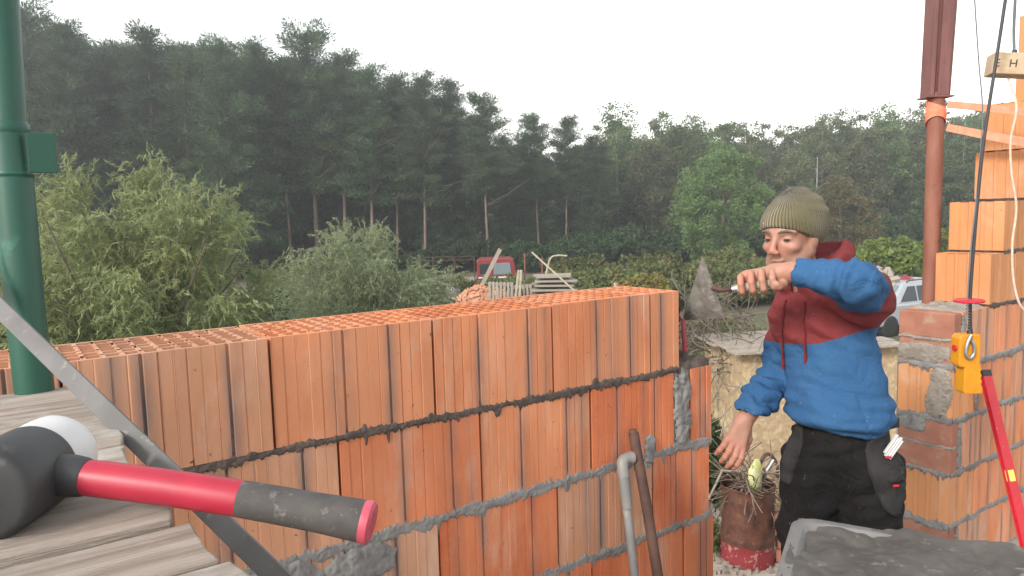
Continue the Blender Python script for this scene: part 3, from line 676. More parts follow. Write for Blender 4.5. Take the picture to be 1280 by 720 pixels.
# spirit level leaning on the pier
lv = empty('spirit_level', (3.6, 1.3, FLOOR), 'long red spirit level with a yellow vial leaning on the stepped wall', 'level')
p0 = Vector((3.698, 1.512, -.775)); p1 = Vector((3.600, 1.294, -1.451)); dv = (p0 - p1).normalized(); bot = p0 - dv * ((p0.z - FLOOR) / dv.z)
xv = Vector((.75, -.2, 0)); xv = (xv - dv * xv.dot(dv)).normalized(); yv = dv.cross(xv); R = Matrix((xv, yv, dv)).transposed(); Ln = (p0 - bot).length
b = MB()
hpz = [(-.026, -.011), (.026, -.011), (.026, -.006), (.016, -.004), (.016, .004), (.026, .006), (.026, .011), (-.026, .011), (-.026, .006), (-.016, .004), (-.016, -.004), (-.026, -.006)]
for i_, (s0, s1) in enumerate(((0, Ln - .02),)):
    lo = [bot + R @ Vector((x, y, s0)) for x, y in hpz]; hi = [bot + R @ Vector((x, y, s1)) for x, y in hpz]; k = len(hpz)
    b.add(lo + hi, [tuple(range(k))[::-1], tuple(range(k, 2 * k))] + [(i, (i + 1) % k, k + (i + 1) % k, k + i) for i in range(k)])
b.build('rail', 'level_red', lv)
b = MB(); b.box(bot + dv * (Ln - .012), (.055, .025, .03), R); b.build('end_cap', 'plastic_black', lv, bev=.002)
b = MB(); b.box(bot + dv * (Ln - .475), (.036, .0245, .05), R); b.build('vial', 'vial', lv, bev=.002)

# hoist pendant on its cable
hx = empty('hoist_pendant', (3.092, 1.33, -.75), 'yellow hoist control pendant with a red disc hanging from a cable', 'pendant')
er = dx.copy(); ef = dy.copy(); Rp = Matrix((er, ef, Vector((0, 0, 1)))).transposed(); pc = Vector((3.092, 1.33, 0))
def PP(x, y, z): return pc + er * x + ef * y + Vector((0, 0, z))
b = MB()
out = [(-.047, -.525), (-.036, -.510), (.036, -.510), (.038, -.63), (.045, -.652), (.039, -.660), (.047, -.676), (.041, -.684), (.049, -.700), (.043, -.708), (.051, -.725), (.049, -.748), (-.020, -.748), (-.025, -.735), (-.023, -.64), (-.041, -.640), (-.047, -.63)]
k = len(out); b.add([PP(x, -.03, z) for x, z in out] + [PP(x, .03, z) for x, z in out], [tuple(range(k)), tuple(range(2 * k - 1, k - 1, -1))] + [(i, (i + 1) % k, k + (i + 1) % k, k + i) for i in range(k)])
b.build('housing', 'pendant_yellow', hx, bev=.005)
b = MB(); b.lathe([(0, 0), (.052, 0), (.055, .003), (.055, .008), (.050, .011), (0, .012)], PP(.002, 0, -.386), 32); b.build('red_disc', 'plastic_red', hx, True)
b = MB(); b.tube([PP(.010, 0, -.512), PP(.010, 0, -.484), PP(.007, 0, -.380)], [.012, .007, .006], 12); b.build('cable_gland', 'plastic_black', hx, True)
b = MB(); b.tube([PP(-.008 + .006 * math.cos(t * .9), .006 * math.sin(t * .9) - .01, -.372 - .0016 * t) for t in range(0, 78)], .0016, 6); b.build('spring', 'zinc', hx, True)
b = MB(); b.tube(spline([PP(-.006, -.035, -.51), PP(-.022, -.037, -.545), PP(-.026, -.038, -.585), PP(-.012, -.038, -.602), PP(.004, -.038, -.585), PP(.004, -.038, -.555), PP(-.006, -.037, -.53)], 5), .0065, 10); b.build('hook', 'zinc', hx, True)
b = MB(); b.tube([PP(-.048, -.005, -.565), PP(-.056, -.005, -.565)], .012, 14); b.build('button', 'plastic_red', hx, True)
b = MB(); b.tube(spline([PP(.006, 0, -.376), PP(.010, 0, -.25), PP(.022, 0, 0), PP(.040, 0, .25), PP(.085, 0, .62), PP(.135, .01, 1.0), PP(.17, .02, 1.3)], 8), .0062, 10); b.build('cable', 'cable_dark', hx, True)
b = MB(); b.tube(spline([PP(-.010, -.01, -.37), PP(-.002, -.005, -.2), PP(.016, 0, .0), PP(.034, .01, .2), PP(.042, .02, .36), PP(.02, .02, .55), PP(-.005, .02, .8), PP(-.03, .02, 1.1)], 8), .0028, 8)
setp(b.build('thin_cable', 'cable_grey', None, True), 'thin grey wire hanging beside the dark pendant cable', 'cable')
# stamped wood block on a cable
wb = empty('wooden_block', (3.32, 1.31, .48), 'pale stamped timber block hanging from a cable at the right edge', 'wood block')
c0 = Vector((3.325, 1.300, .535)); wx = (er * 1.0 + ef * -.28 + Vector((0, 0, -.13))).normalized(); wz = Vector((0, 0, 1)); wy = wz.cross(wx).normalized(); wz = wx.cross(wy); Rw = Matrix((wx, wy, wz)).transposed()
b = MB(); b.box(c0, (.16, .10, .082), Rw); b.build('block', 'timber', wb, bev=.003)
for t_, px in (('E', -.068), ('H', -.012), ('E', .05)):
    cu = bpy.data.curves.new('stamp', 'FONT'); cu.body = t_; cu.size = .042; cu.extrude = .0006; cu.align_x = 'CENTER'; cu.align_y = 'CENTER'
    to = bpy.data.objects.new('stamp', cu); COL.objects.link(to); dg = bpy.context.evaluated_depsgraph_get(); me = bpy.data.meshes.new_from_object(to.evaluated_get(dg)); bpy.data.objects.remove(to)
    q = link('stamp', me, 'ink', wb); M4 = Matrix((wx, wz, -wy)).transposed().to_4x4(); M4.translation = c0 + wx * px - wy * .0506 - wz * .002 - Vector(wb.location); q.matrix_local = M4
b = MB(); b.tube(spline([c0 + wz * .05, c0 + Vector((.004, 0, .14)), c0 + Vector((.006, 0, .3)), c0 + Vector((0, 0, .6))], 5), .0055, 10); b.build('cable', 'cable_grey', wb, True)
b = MB(); b.tube([c0 + wz * .038, c0 + wz * .060], .009, 10); b.build('gland', 'cable_dark', wb, True)
cr = [(1258, 104, 2.88), (1256, 125, 2.88)]
b = MB(); b.tube(spline([c0 - wz * .04 + er * -.01, PP(.145, -.02, .36), PP(.128, -.02, .235), PP(.136, -.02, .11), PP(.160, -.02, -.02), PP(.150, -.02, -.16), PP(.160, -.02, -.30), PP(.19, -.02, -.40), PP(.24, -.02, -.435), PP(.33, -.02, -.42)], 8), .0042, 10)
setp(b.build('cream_cord', 'cord_cream', None, True), 'cream cord hanging in loops below the stamped timber block', 'cord')
# ------------------------------------------------------------------ the mason: signed-distance sculpting
class SDF:
    def __init__(s, lo, hi, h):
        s.lo = np.array(lo, float); s.h = h; s.n = np.ceil((np.array(hi) - s.lo) / h).astype(int) + 1; s.g = np.full(s.n, .08, np.float32)
    def _win(s, a, b, m):
        i0 = np.maximum(np.floor((np.minimum(a, b) - m - s.lo) / s.h).astype(int), 0); i1 = np.minimum(np.ceil((np.maximum(a, b) + m - s.lo) / s.h).astype(int) + 1, s.n)
        if (i1 <= i0).any(): return None, None
        sl = tuple(slice(x, y) for x, y in zip(i0, i1)); ax = [s.lo[k] + s.h * np.arange(i0[k], i1[k]) for k in range(3)]
        return sl, np.stack(np.meshgrid(*ax, indexing='ij'), -1).astype(np.float32)
    def _mix(s, sl, d, k, op):
        a = s.g[sl]
        if op == 'add':
            if k > 0: hh = np.clip(.5 + .5 * (a - d) / k, 0, 1); r = a * (1 - hh) + d * hh - k * hh * (1 - hh)
            else: r = np.minimum(a, d)
        else:
            d = -d
            if k > 0: hh = np.clip(.5 - .5 * (a - d) / k, 0, 1); r = a * (1 - hh) + d * hh + k * hh * (1 - hh)
            else: r = np.maximum(a, d)
        s.g[sl] = r
    def cone(s, a, b, ra, rb, k=.01, op='add', squash=None):
        a = np.array(a, float); b = np.array(b, float); m = max(ra, rb) + k + 3 * s.h; sl, P = s._win(a, b, m)
        if sl is None: return s
        ab = b - a; t = np.clip(((P - a) @ ab) / max(ab @ ab, 1e-9), 0, 1); q = P - a - t[..., None] * ab
        if squash is not None:                                    # squash = (unit vector, factor): thinner along that vector
            w = np.array(squash[0], float); c = q @ w; q = q + ((1 / squash[1] - 1) * c)[..., None] * w
        d = np.sqrt((q ** 2).sum(-1)) - (ra + (rb - ra) * t); s._mix(sl, d, k, op); return s
    def chain(s, pts, rs, k=.008, squash=None):
        for i in range(len(pts) - 1): s.cone(pts[i], pts[i + 1], rs[i], rs[i + 1], k, 'add', squash)
        return s
    def ell(s, c, r, R=None, k=.01, op='add'):
        c = np.array(c, float); r = np.array(r, float); sl, P = s._win(c, c, r.max() + k + 3 * s.h)
        if sl is None: return s
        q = P - c
        if R is not None: q = q @ np.array(R).T
        k0 = np.sqrt(((q / r) ** 2).sum(-1)); k1 = np.sqrt(((q / r ** 2) ** 2).sum(-1)) + 1e-9; s._mix(sl, k0 * (k0 - 1) / k1, k, op); return s
    def plane(s, p, n, k=0):                                      # removes the side the normal points to
        ax = [s.lo[i] + s.h * np.arange(s.n[i]) for i in range(3)]; n = np.array(n, float); n /= np.linalg.norm(n); p = np.array(p)
        d = (ax[0] - p[0])[:, None, None] * n[0] + (ax[1] - p[1])[None, :, None] * n[1] + (ax[2] - p[2])[None, None, :] * n[2]
        s._mix((slice(None),) * 3, -d.astype(np.float32), k, 'sub'); return s
    def mesh(s):
        g = s.g; I = g < 0; n = s.n
        cnt = np.zeros(n - 1, np.int8)
        for dx in (0, 1):
            for dy in (0, 1):
                for dz in (0, 1): cnt += I[dx:n[0] - 1 + dx, dy:n[1] - 1 + dy, dz:n[2] - 1 + dz]
        act = np.argwhere((cnt > 0) & (cnt < 8)); idx = -np.ones(n - 1, np.int32); idx[tuple(act.T)] = np.arange(len(act))
        acc = np.zeros((len(act), 3)); num = np.zeros(len(act))
        cor = [(a, b, c) for a in (0, 1) for b in (0, 1) for c in (0, 1)]
        for p in cor:
            for ax in range(3):
                if p[ax]: continue
                q = list(p); q[ax] = 1; A = g[tuple((act + p).T)]; B = g[tuple((act + q).T)]; m = (A < 0) != (B < 0)
                t = np.where(m, A / np.where(m, A - B, 1), 0); pos = np.tile(np.array(p, float), (len(act), 1)); pos[:, ax] = t
                acc[m] += pos[m]; num[m] += 1
        v = s.lo + s.h * (act + acc / num[:, None]); F = []
        for ax in range(3):
            b_, c_ = [(1, 2), (2, 0), (0, 1)][ax]
            sl0 = [slice(1, n[k] - 1) for k in range(3)]; sl0[ax] = slice(0, n[ax] - 1); sl1 = list(sl0); sl1[ax] = slice(1, n[ax])
            A = I[tuple(sl0)]; B = I[tuple(sl1)]; e = np.argwhere(A != B); o = np.array([1, 1, 1]); o[ax] = 0; e2 = e + o
            sg = A[tuple(e.T)]
            def at(db, dc):
                w = e2.copy(); w[:, b_] += db; w[:, c_] += dc; return idx[tuple(w.T)]
            q = np.stack([at(-1, -1), at(0, -1), at(0, 0), at(-1, 0)], 1); q[~sg] = q[~sg][:, ::-1]; F.append(q)
        return v, np.concatenate(F)
def A3(*a): return np.array(a, float)
def nrm(v): v = np.array(v, float); return v / np.linalg.norm(v)
# head frame
hf = nrm((-.985, -.06, -.14)); hl = nrm(np.cross((0, 0, 1), hf)); hu = np.cross(hf, hl); HC = A3(2.106, 1.445, -.082)
HR = np.stack([hf, hl, hu])
def Hd(f, l, u): return HC + hf * f + hl * l + hu * u
# torso frames
cf = nrm((-.96, -.28, 0)); cl = nrm(np.cross((0, 0, 1), cf)); CR = np.stack([cf, cl, [0, 0, 1]])
pf = nrm((-.85, -.53, 0)); pl = nrm(np.cross((0, 0, 1), pf)); PRm = np.stack([pf, pl, [0, 0, 1]])
NECK = A3(2.172, 1.443, -.25); CH = A3(2.218, 1.386, -.42); BE = A3(2.215, 1.340, -.61); HP = A3(2.196, 1.316, -.765)
SL = A3(2.205, 1.250, -.285); EL = A3(1.968, 1.142, -.212); WL = A3(1.910, 1.297, -.186)
SR = A3(2.275, 1.530, -.36); ER = A3(2.178, 1.540, -.575); WR = A3(1.955, 1.508, -.688)
HJL = A3(2.238, 1.236, -.84); KL = A3(2.195, 1.190, -1.29); AL = A3(2.225, 1.155, -1.655)
HJR = A3(2.155, 1.392, -.84); KR = A3(2.118, 1.395, -1.29); AR = A3(2.145, 1.385, -1.655)

def build_body():
    s = SDF((1.78, 1.0, FLOOR), (2.42, 1.72, .08), .004)
    # head
    s.ell(Hd(-.008, 0, .022), (.098, .076, .088), HR, .0)
    s.ell(Hd(.030, 0, -.047), (.062, .055, .084), HR, .03)
    s.ell(Hd(.072, 0, -.112), (.022, .026, .020), HR, .025)
    s.cone(Hd(.052, .045, -.09), Hd(.0, .058, -.055), .018, .02, .03); s.cone(Hd(.052, -.045, -.09), Hd(.0, -.058, -.055), .018, .02, .03)
    for q in (1, -1):
        s.ell(Hd(.064, q * .044, -.032), (.018, .018, .014), HR, .02)
        s.cone(Hd(.083, q * .014, .018), Hd(.066, q * .052, .018), .010, .008, .012)
        s.ell(Hd(.093, q * .033, -.004), (.014, .018, .010), HR, .012, 'sub')
        s.ell(Hd(.072, q * .033, -.004), (.0135, .0145, .012), HR, .004)
        s.ell(Hd(.108, q * .012, -.043), (.009, .008, .007), HR, .006)
        s.ell(Hd(-.004, q * .077, -.018), (.018, .010, .030), HR, .008)
    s.cone(Hd(.086, 0, .012), Hd(.113, 0, -.036), .0075, .0105, .010)
    s.ell(Hd(.090, 0, -.072), (.010, .022, .0055), HR, .006); s.ell(Hd(.087, 0, -.084), (.010, .019, .0065), HR, .006)
    s.ell(Hd(.102, 0, -.078), (.008, .022, .0018), HR, .004, 'sub')
    # neck and trunk
    s.cone(Hd(-.015, 0, -.07), NECK, .056, .060, .03); s.ell(CH + (0, 0, .02), (.085, .115, .18), CR, .05); s.ell(BE, (.085, .110, .20), CR, .05); s.ell(HP, (.08, .10, .12), PRm, .05)
    # arms
    s.chain([SL, EL], [.045, .034], .04); s.chain([EL, A3(*(EL * .6 + WL * .4)), WL], [.034, .033, .0285], .02)
    s.chain([SR, ER], [.045, .034], .04); s.chain([ER, ER * .6 + WR * .4, WR], [.034, .033, .0285], .02)
    # legs and feet
    for h_, k_, a_ in ((HJL, KL, AL), (HJR, KR, AR)):
        s.chain([h_, k_, k_ * .6 + a_ * .4 - pf * .015, a_], [.068, .052, .050, .036], .03); s.cone(a_ + (0, 0, -.035), a_ + pf * .15 + A3(0, 0, -.055), .035, .026, .02)
    # left fist round the trowel handle (axis from heel of the hand to the neck of the trowel)
    g0 = A3(1.900, 1.328, -.214); g1 = A3(1.826, 1.424, -.236); ax = nrm(g1 - g0); tc = nrm(-np.array(FW) - ax * (-np.array(FW) @ ax)); u = np.cross(ax, tc); u = u if u[2] > 0 else -u
    def G(t, c, z): return g0 + (g1 - g0) * t + tc * c + u * z
    s.chain([WL, G(.15, -.004, .028)], [.0285, .026], .015, (tc, .8))
    s.chain([G(.05, -.010, .026), G(.82, -.012, .030)], [.024, .020], .016)
    s.cone(G(.2, -.018, .004), G(.75, -.018, .006), .018, .016, .012)
    for t, ln, r in ((.98, .88, .0098), (.73, 1.0, .0104), (.48, 1.04, .0106), (.24, .98, .0102)):
        s.chain([G(t - .05, -.010, .034), G(t - .02, .012, .036 * ln), G(t, .027, .014 * ln), G(t, .024, -.012 * ln), G(t - .02, .004, -.024 * ln)], [r * 1.12, r * 1.06, r * 1.0, r * .94, r * .82], .002)
    s.chain([G(-.02, -.012, .010), G(.02, .010, -.010), G(.12, .026, -.012), G(.16, .034, -.006)], [.017, .013, .0115, .009], .006)
    # right hand hanging relaxed
    d = nrm(A3(1.872, 1.500, -.79) - WR); sd_ = nrm(np.cross(d, np.array(FW))); nn = np.cross(sd_, d)
    if nn @ np.array(FW) > 0: nn = -nn
    if sd_ @ np.array(RT) < 0: sd_ = -sd_
    def Q(a, l, n): return WR + d * a + sd_ * l + nn * n
    for l in (-.026, -.009, .009, .024): s.cone(Q(.012, l * .5, 0), Q(.088, l, .004), .017, .0135, .012)
    for l, L_, sp in ((-.029, .060, -.012), (-.010, .076, -.004), (.010, .084, .004), (.027, .076, .010)):
        s.chain([Q(.085, l, .004), Q(.085 + L_ * .46, l + sp * .5, .010), Q(.085 + L_ * .76, l + sp * .7, -.004), Q(.085 + L_ * .92, l + sp * .6, -.022)], [.0118, .0104, .0095, .0078], .003)
    s.chain([Q(.022, .020, -.004), Q(.048, .042, -.014), Q(.074, .047, -.026), Q(.096, .040, -.034)], [.016, .0125, .0112, .0088], .006)
    s.plane((0, 0, FLOOR + .012), (0, 0, -1))
    v, f = s.mesh(); P = (v - HC) @ HR.T
    head = (np.abs(P) < .16).all(1)
    stub = np.where(head, np.clip((-.045 - P[:, 2] + .3 * np.clip(.05 - P[:, 0], 0, 1)) / .02, 0, 1) * np.clip((P[:, 0] + .03) / .03, 0, 1) * .8, 0)
    rud = np.where(head, np.exp(-((P[:, 0] - .11) ** 2 + P[:, 1] ** 2 + (P[:, 2] + .035) ** 2) / .0009), .55 * ((np.linalg.norm(v - g1, axis=1) < .06) | (np.linalg.norm(v - Q(.13, 0, 0), axis=1) < .06)))
    o = link('person', npmesh('person', v, f, {'stubble': stub, 'ruddy': rud}), 'skin', None, True)
    return o, g0, g1, ax, tc, u
person, G0, G1, GA, GC, GU = build_body()
setp(person, 'man in a blue and red hoodie and olive beanie reaching out with a trowel', 'person')
for q in (1, -1):
    b = MB(); c = Vector(Hd(.0805, q * .033, -.0055)); R = Matrix([list(hf), list(hl), list(hu)]).transposed()
    b.lathe([(0, -.0042), (.008, -.0034), (.0118, 0), (.008, .0034), (0, .0042)], c, 14, tuple(hu)); e = b.build('eye', 'glass_dark', person, True)
    b = MB(); b.tube([Hd(.0935, q * .012, .0165), Hd(.094, q * .024, .0225), Hd(.087, q * .040, .0225), Hd(.074, q * .054, .016)], [.0028, .0042, .0038, .002], 8); b.build('eyebrow', 'twig', person, True)
# beanie
s = SDF(Hd(0, 0, .03) - .21, Hd(0, 0, .03) + .21, .004)
s.ell(Hd(-.014, 0, .024), (.113, .091, .103), HR, 0); s.ell(Hd(-.058, 0, .048), (.086, .080, .082), HR, .05); s.ell(Hd(-.048, 0, .126), (.026, .026, .014), HR, .03)
pn = nrm(hf * .58 - hu * 1.0); pp = Hd(.10, 0, .040); s.plane(pp, pn, .006)
s.ell(Hd(-.012, 0, .018), (.099, .078, .088), HR, .004, 'sub')
v, f = s.mesh(); P = (v - HC) @ HR.T
dist = -((v - pp) @ pn); band = np.clip(1 - np.abs(dist - .030) / .030, 0, 1) ** .35; out_ = nrm(A3(1, 0, 0)); rad = np.stack([P[:, 0] + .01, P[:, 1], 0 * P[:, 2]], 1); rad /= np.linalg.norm(rad, axis=1)[:, None] + 1e-6
v = v + (rad @ HR) * (band * .0045)[:, None]
v = v + ((rad @ HR) * (.003 * np.sin(7 * P[:, 2] / .05 + 2.5 * np.arctan2(P[:, 1], P[:, 0])) * np.clip(dist - .07, 0, .05) / .05)[:, None])
rib = np.arctan2(P[:, 1], P[:, 0] + .01) * 62
link('beanie', npmesh('beanie', v, f, {'rib': rib}), 'knit', person, True)
# hoodie
def folds(v, seed, amp):
    r = np.random.default_rng(seed); o = np.zeros(len(v))
    for k in range(7):
        d = nrm(r.normal(size=3)); o += np.sin(v @ d * r.uniform(28, 75) + r.uniform(0, 6) + 1.2 * np.sin(v @ nrm(r.normal(size=3)) * 22)) / 7
    return amp * o
def vnormals(v, f):
    n = np.cross(v[f[:, 2]] - v[f[:, 0]], v[f[:, 3]] - v[f[:, 1]]); o = np.zeros_like(v)
    for k in range(4): np.add.at(o, f[:, k], n)
    return o / (np.linalg.norm(o, axis=1)[:, None] + 1e-12)
s = SDF((1.85, .98, -.84), (2.45, 1.72, -.06), .005)
s.ell(CH + (0, 0, .01), (.120, .158, .215), CR, 0); s.ell(BE + cf * .016, (.124, .152, .19), CR, .07); s.ell(HP + A3(0, 0, .10) + pf * .012, (.124, .150, .10), PRm, .06)
s.cone(NECK + A3(.01, 0, -.02), NECK + A3(.02, 0, -.10), .075, .12, .06)
s.cone(SL, SR * .5 + SL * .5 + A3(0, 0, .02), .075, .09, .06); s.cone(SR, SR * .5 + SL * .5 + A3(0, 0, .02), .072, .09, .06)
s.chain([SL, SL * .45 + EL * .55, EL], [.080, .068, .060], .04); s.chain([EL, EL * .55 + WL * .45, EL * .12 + WL * .88], [.059, .052, .044], .018)
s.chain([SR, SR * .4 + ER * .6, ER], [.076, .066, .058], .035); s.chain([ER, ER * .5 + WR * .5, ER * .1 + WR * .9], [.057, .052, .047], .015)
# hood lying on the shoulders behind the neck
hb = NECK - cf * .125 + cl * .02 + A3(0, 0, .075)
s.ell(hb, (.080, .10, .075), CR, .05); s.ell(hb + A3(0, 0, -.07) + cf * .03, (.09, .12, .09), CR, .05); s.cone(NECK + cf * .055 + cl * .03 + A3(0, 0, .005), NECK + cl * .085 + A3(0, 0, .035), .032, .034, .02); s.cone(NECK + cf * .055 - cl * .03 + A3(0, 0, .005), NECK - cl * .085 + A3(0, 0, .035), .032, .034, .02)
s.cone(NECK + cl * .085 + A3(0, 0, .035), hb + cl * .07 + A3(0, 0, .03), .034, .034, .02); s.cone(NECK - cl * .085 + A3(0, 0, .035), hb - cl * .07 + A3(0, 0, .03), .034, .034, .02)
s.ell(hb + cf * .03 + A3(0, 0, .075), (.075, .075, .085), CR, .012, 'sub'); s.cone(NECK + A3(0, 0, -.04), Hd(-.01, 0, -.03), .060, .068, .012, 'sub')
s.plane(HP + A3(0, 0, .055), -pl * .14 + A3(0, 0, -1), .012)
s.cone(WL, WL * 1.6 - EL * .6, .036, .036, .004, 'sub'); s.cone(WR, WR * 1.6 - ER * .6, .036, .036, .004, 'sub')
v, f = s.mesh(); N = vnormals(v, f)
tq0 = lambda v, a, b_: np.clip(((v - a) @ (b_ - a)) / ((b_ - a) @ (b_ - a)), 0, 1)
dEL = np.linalg.norm(v - EL, axis=1); slv = np.clip(1 - np.abs((v - ER) @ nrm(WR - SR)) / .2, 0, 1)
lo_ = np.clip((-.55 - v[:, 2]) / .12, 0, 1)
cr_ = folds(v, 5, .011) + folds(v * np.array([1, 1, 2.6]), 9, .010) * (.5 + lo_)
sag = .007 * np.sin(v[:, 2] * 95 + 6 * (v @ cl)) * lo_ * np.clip((-.62 - v[:, 2]) / .05, 0, 1)
tA = tq0(v, SL, EL); tB = tq0(v, EL, WL); tC = tq0(v, SR, ER); tD = tq0(v, ER, WR)
dA = np.linalg.norm(v - SL - tA[:, None] * (EL - SL), axis=1); dB = np.linalg.norm(v - EL - tB[:, None] * (WL - EL), axis=1); dC = np.linalg.norm(v - SR - tC[:, None] * (ER - SR), axis=1); dD = np.linalg.norm(v - ER - tD[:, None] * (WR - ER), axis=1)
wob = folds(v, 31, 2.4)
ringf = .0060 * np.sin(tB * 24 + wob * 1.5) * (dB < .085) * np.clip(1.1 - np.abs(tB - .1) * 1.6, .15, 1) + .0055 * np.sin(tC * 26 + wob * 1.5) * (dC < .09) * np.clip((tC - .3) * 2, 0, 1) + .0065 * np.sin(tD * 26 + wob * 1.4) * (dD < .08)
pull = .006 * np.sin(((v - SL) @ nrm(cl * .6 + A3(0, 0, 1))) * 85 + wob) * np.exp(-((np.linalg.norm(v - SL, axis=1) - .16) / .10) ** 2)
v = v + N * (cr_ + sag + ringf + pull)[:, None]
tq = lambda a, b_: np.clip(((v - a) @ (b_ - a)) / ((b_ - a) @ (b_ - a)), 0, 1)
dl1 = np.linalg.norm(v - SL - tq(SL, EL)[:, None] * (EL - SL), axis=1); dl2 = np.linalg.norm(v - EL - tq(EL, WL)[:, None] * (WL - EL), axis=1)
yoke = v[:, 2] - (-.432 + .38 * np.clip(((v - CH) @ cl) - .01, 0, .14) - .12 * np.clip(-((v - CH) @ cl), 0, .2))
arm = np.minimum(dl2 - .078, np.where(tq(SL, EL) > .02, .085 - .085 * tq(SL, EL) * 3.0 + 0 * dl1, 1))
arm = np.maximum(arm, dl1 - .105) if False else arm
msk = np.minimum(yoke, np.where(dl1 < .10, .16 - tq(SL, EL) * .30 + .0, 1)); msk = np.minimum(msk, dl2 - .082)
hoodie = link('hoodie', npmesh('hoodie', v, f, {'mask': msk}), 'hoodie', person, True)
def cuff(a, b_, r, m):
    c = MB(); a = Vector(a); b_ = Vector(b_); d = (b_ - a).normalized(); pts = [a + d * t for t in (-.052, -.047, -.028, -.008, -.002, -.001)]
    c.tube(pts, [r * 1.12, r * 1.25, r * 1.18, r * 1.12, r * 1.04, r * .9], 26); return c.build('cuff', m, hoodie, True, world=False)
cuff(EL, WL * 1.0, .036, 'hoodie_blue'); cuff(ER, WR, .037, 'hoodie_blue')
from mathutils.bvhtree import BVHTree
BV = BVHTree.FromPolygons([tuple(p) for p in v], [tuple(q) for q in f])
def on_cloth(p, d, off=.004):
    """nearest hoodie point seen from outside along direction -d"""
    h_ = BV.ray_cast(Vector(p) + Vector(d) * .4, -Vector(d))
    return (h_[0] + h_[1] * off) if h_[0] else Vector(p)
for sgn, zb in ((-1, -.50), (1, -.47)):
    pts = [on_cloth(NECK + cl * (.030 * sgn + .012 * sgn * t) + A3(0, 0, -.05 - t * (-.30 - zb)), cf, .005) for t in [k / 9 for k in range(10)]]
    c = MB(); c.tube(pts, .0042, 8); c.build('drawstring', 'hoodie_red', hoodie, True)
    c = MB(); c.tube([pts[-1], pts[-1] + Vector((0, 0, -.035))], [.0058, .0045], 8); c.build('drawstring_tip', 'hoodie_red', hoodie, True)
# kangaroo pocket: a patch lifted off the cloth
def cloth_patch(name, m, org, du, dz, view, poly, off, bv, parent, n=26, th=.004):
    """poly: list of (u, z); a sheet that hugs the cloth"""
    us = [p[0] for p in poly]; zs = [p[1] for p in poly]; vv = []; ff = []; idx = {}
    def inside(x, y):
        c = False
        for i in range(len(poly)):
            (x1, y1), (x2, y2) = poly[i], poly[i - 1]
            if (y1 > y) != (y2 > y) and x < (x2 - x1) * (y - y1) / (y2 - y1) + x1: c = not c
        return c
    for i in range(n + 1):
        for j in range(n + 1):
            z = min(zs) + (max(zs) - min(zs)) * j / n
            xs = []
            for k in range(len(poly)):
                (x1, y1), (x2, y2) = poly[k], poly[k - 1]
                if (y1 > z) != (y2 > z): xs.append((x2 - x1) * (z - y1) / (y2 - y1) + x1)
            if len(xs) < 2:
                e = [p[0] for p in poly if abs(p[1] - z) < 1e-6]; xs = [min(e), max(e)] if e else [0, 0]
            x = min(xs) + (max(xs) - min(xs)) * i / n; p = np.array(org) + np.array(du) * x + np.array(dz) * z
            h_ = bv.ray_cast(Vector(p) + Vector(view) * .4, -Vector(view)); q = h_[0] if h_[0] else Vector(p)
            edge = min(i, n - i, j, n - j); vv.append(q + Vector(view) * (off if edge else -.002))
    for i in range(n):
        for j in range(n): a = i * (n + 1) + j; ff.append((a, a + 1, a + n + 2, a + n + 1))
    c = MB(); c.add(vv, ff); o = c.build(name, m, parent, world=False); o.data.polygons.foreach_set('use_smooth', [True] * len(o.data.polygons)); return o
cloth_patch('front_pocket', 'hoodie_blue', BE + A3(0, 0, -.02), cl, A3(0, 0, 1), nrm(cf * .8 + pf * .2), [(-.125, -.095), (.125, -.095), (.125, -.05), (.080, .06), (-.080, .06), (-.125, -.05)], .007, BV, hoodie)
# trousers
s = SDF((1.95, .98, FLOOR), (2.45, 1.60, -.64), .006)
s.ell(HP + A3(0, 0, .0), (.112, .138, .19), PRm, 0); s.ell(HP + A3(0, 0, -.08) - pf * .02, (.110, .142, .10), PRm, .04)
for h_, k_, a_ in ((HJL, KL, AL), (HJR, KR, AR)):
    s.chain([h_, h_ * .5 + k_ * .5, k_, k_ * .5 + a_ * .5 - pf * .01, a_], [.098, .088, .080, .080, .082], .025)
s.plane((0, 0, -.655), (0, 0, 1), .01); s.plane((0, 0, FLOOR + .05), (0, 0, -1), .01)
v, f = s.mesh(); N = vnormals(v, f); v = v + N * (folds(v, 21, .012) + folds(v * np.array([1, 1, 2.2]), 23, .012))[:, None]
loc = (v - HP) @ PRm.T
lx = loc[:, 1]; lz = loc[:, 2]; fr = loc[:, 0]
msk = np.minimum(np.minimum(lz + .30, .02 - lz + .0), np.minimum(np.abs(lx) - .035, fr + .02)); msk = np.where(lz < -.02, msk, -1)
trs = link('trousers', npmesh('trousers', v, f, {'mask': np.full(len(v), -1.0)}), 'trousers', person, True)
BT2 = BVHTree.FromPolygons([tuple(p) for p in v], [tuple(q) for q in f])
vw = nrm(pf * .9 + pl * .45)
cloth_patch('holster_pocket', 'pocket_grey', HP, pl, A3(0, 0, 1), vw, [(.03, .07), (.150, .085), (.165, -.15), (.12, -.20), (.07, -.17), (.02, -.05)], .012, BT2, trs)
cloth_patch('pocket_flap', 'pocket_grey', HP, pl, A3(0, 0, 1), vw, [(.075, -.045), (.150, -.035), (.152, -.080), (.077, -.085)], .021, BT2, trs, 10)
vw2 = nrm(pf * .9 - pl * .5)
cloth_patch('holster_pocket', 'pocket_grey', HP, pl, A3(0, 0, 1), vw2, [(-.145, .05), (-.085, .06), (-.075, -.03), (-.105, -.135), (-.15, -.14), (-.165, -.07)], .012, BT2, trs)
cloth_patch('belt', 'plastic_black', HP, pl, A3(0, 0, 1), vw, [(-.02, .085), (.17, .095), (.17, .062), (-.02, .05)], .008, BT2, trs, 12)
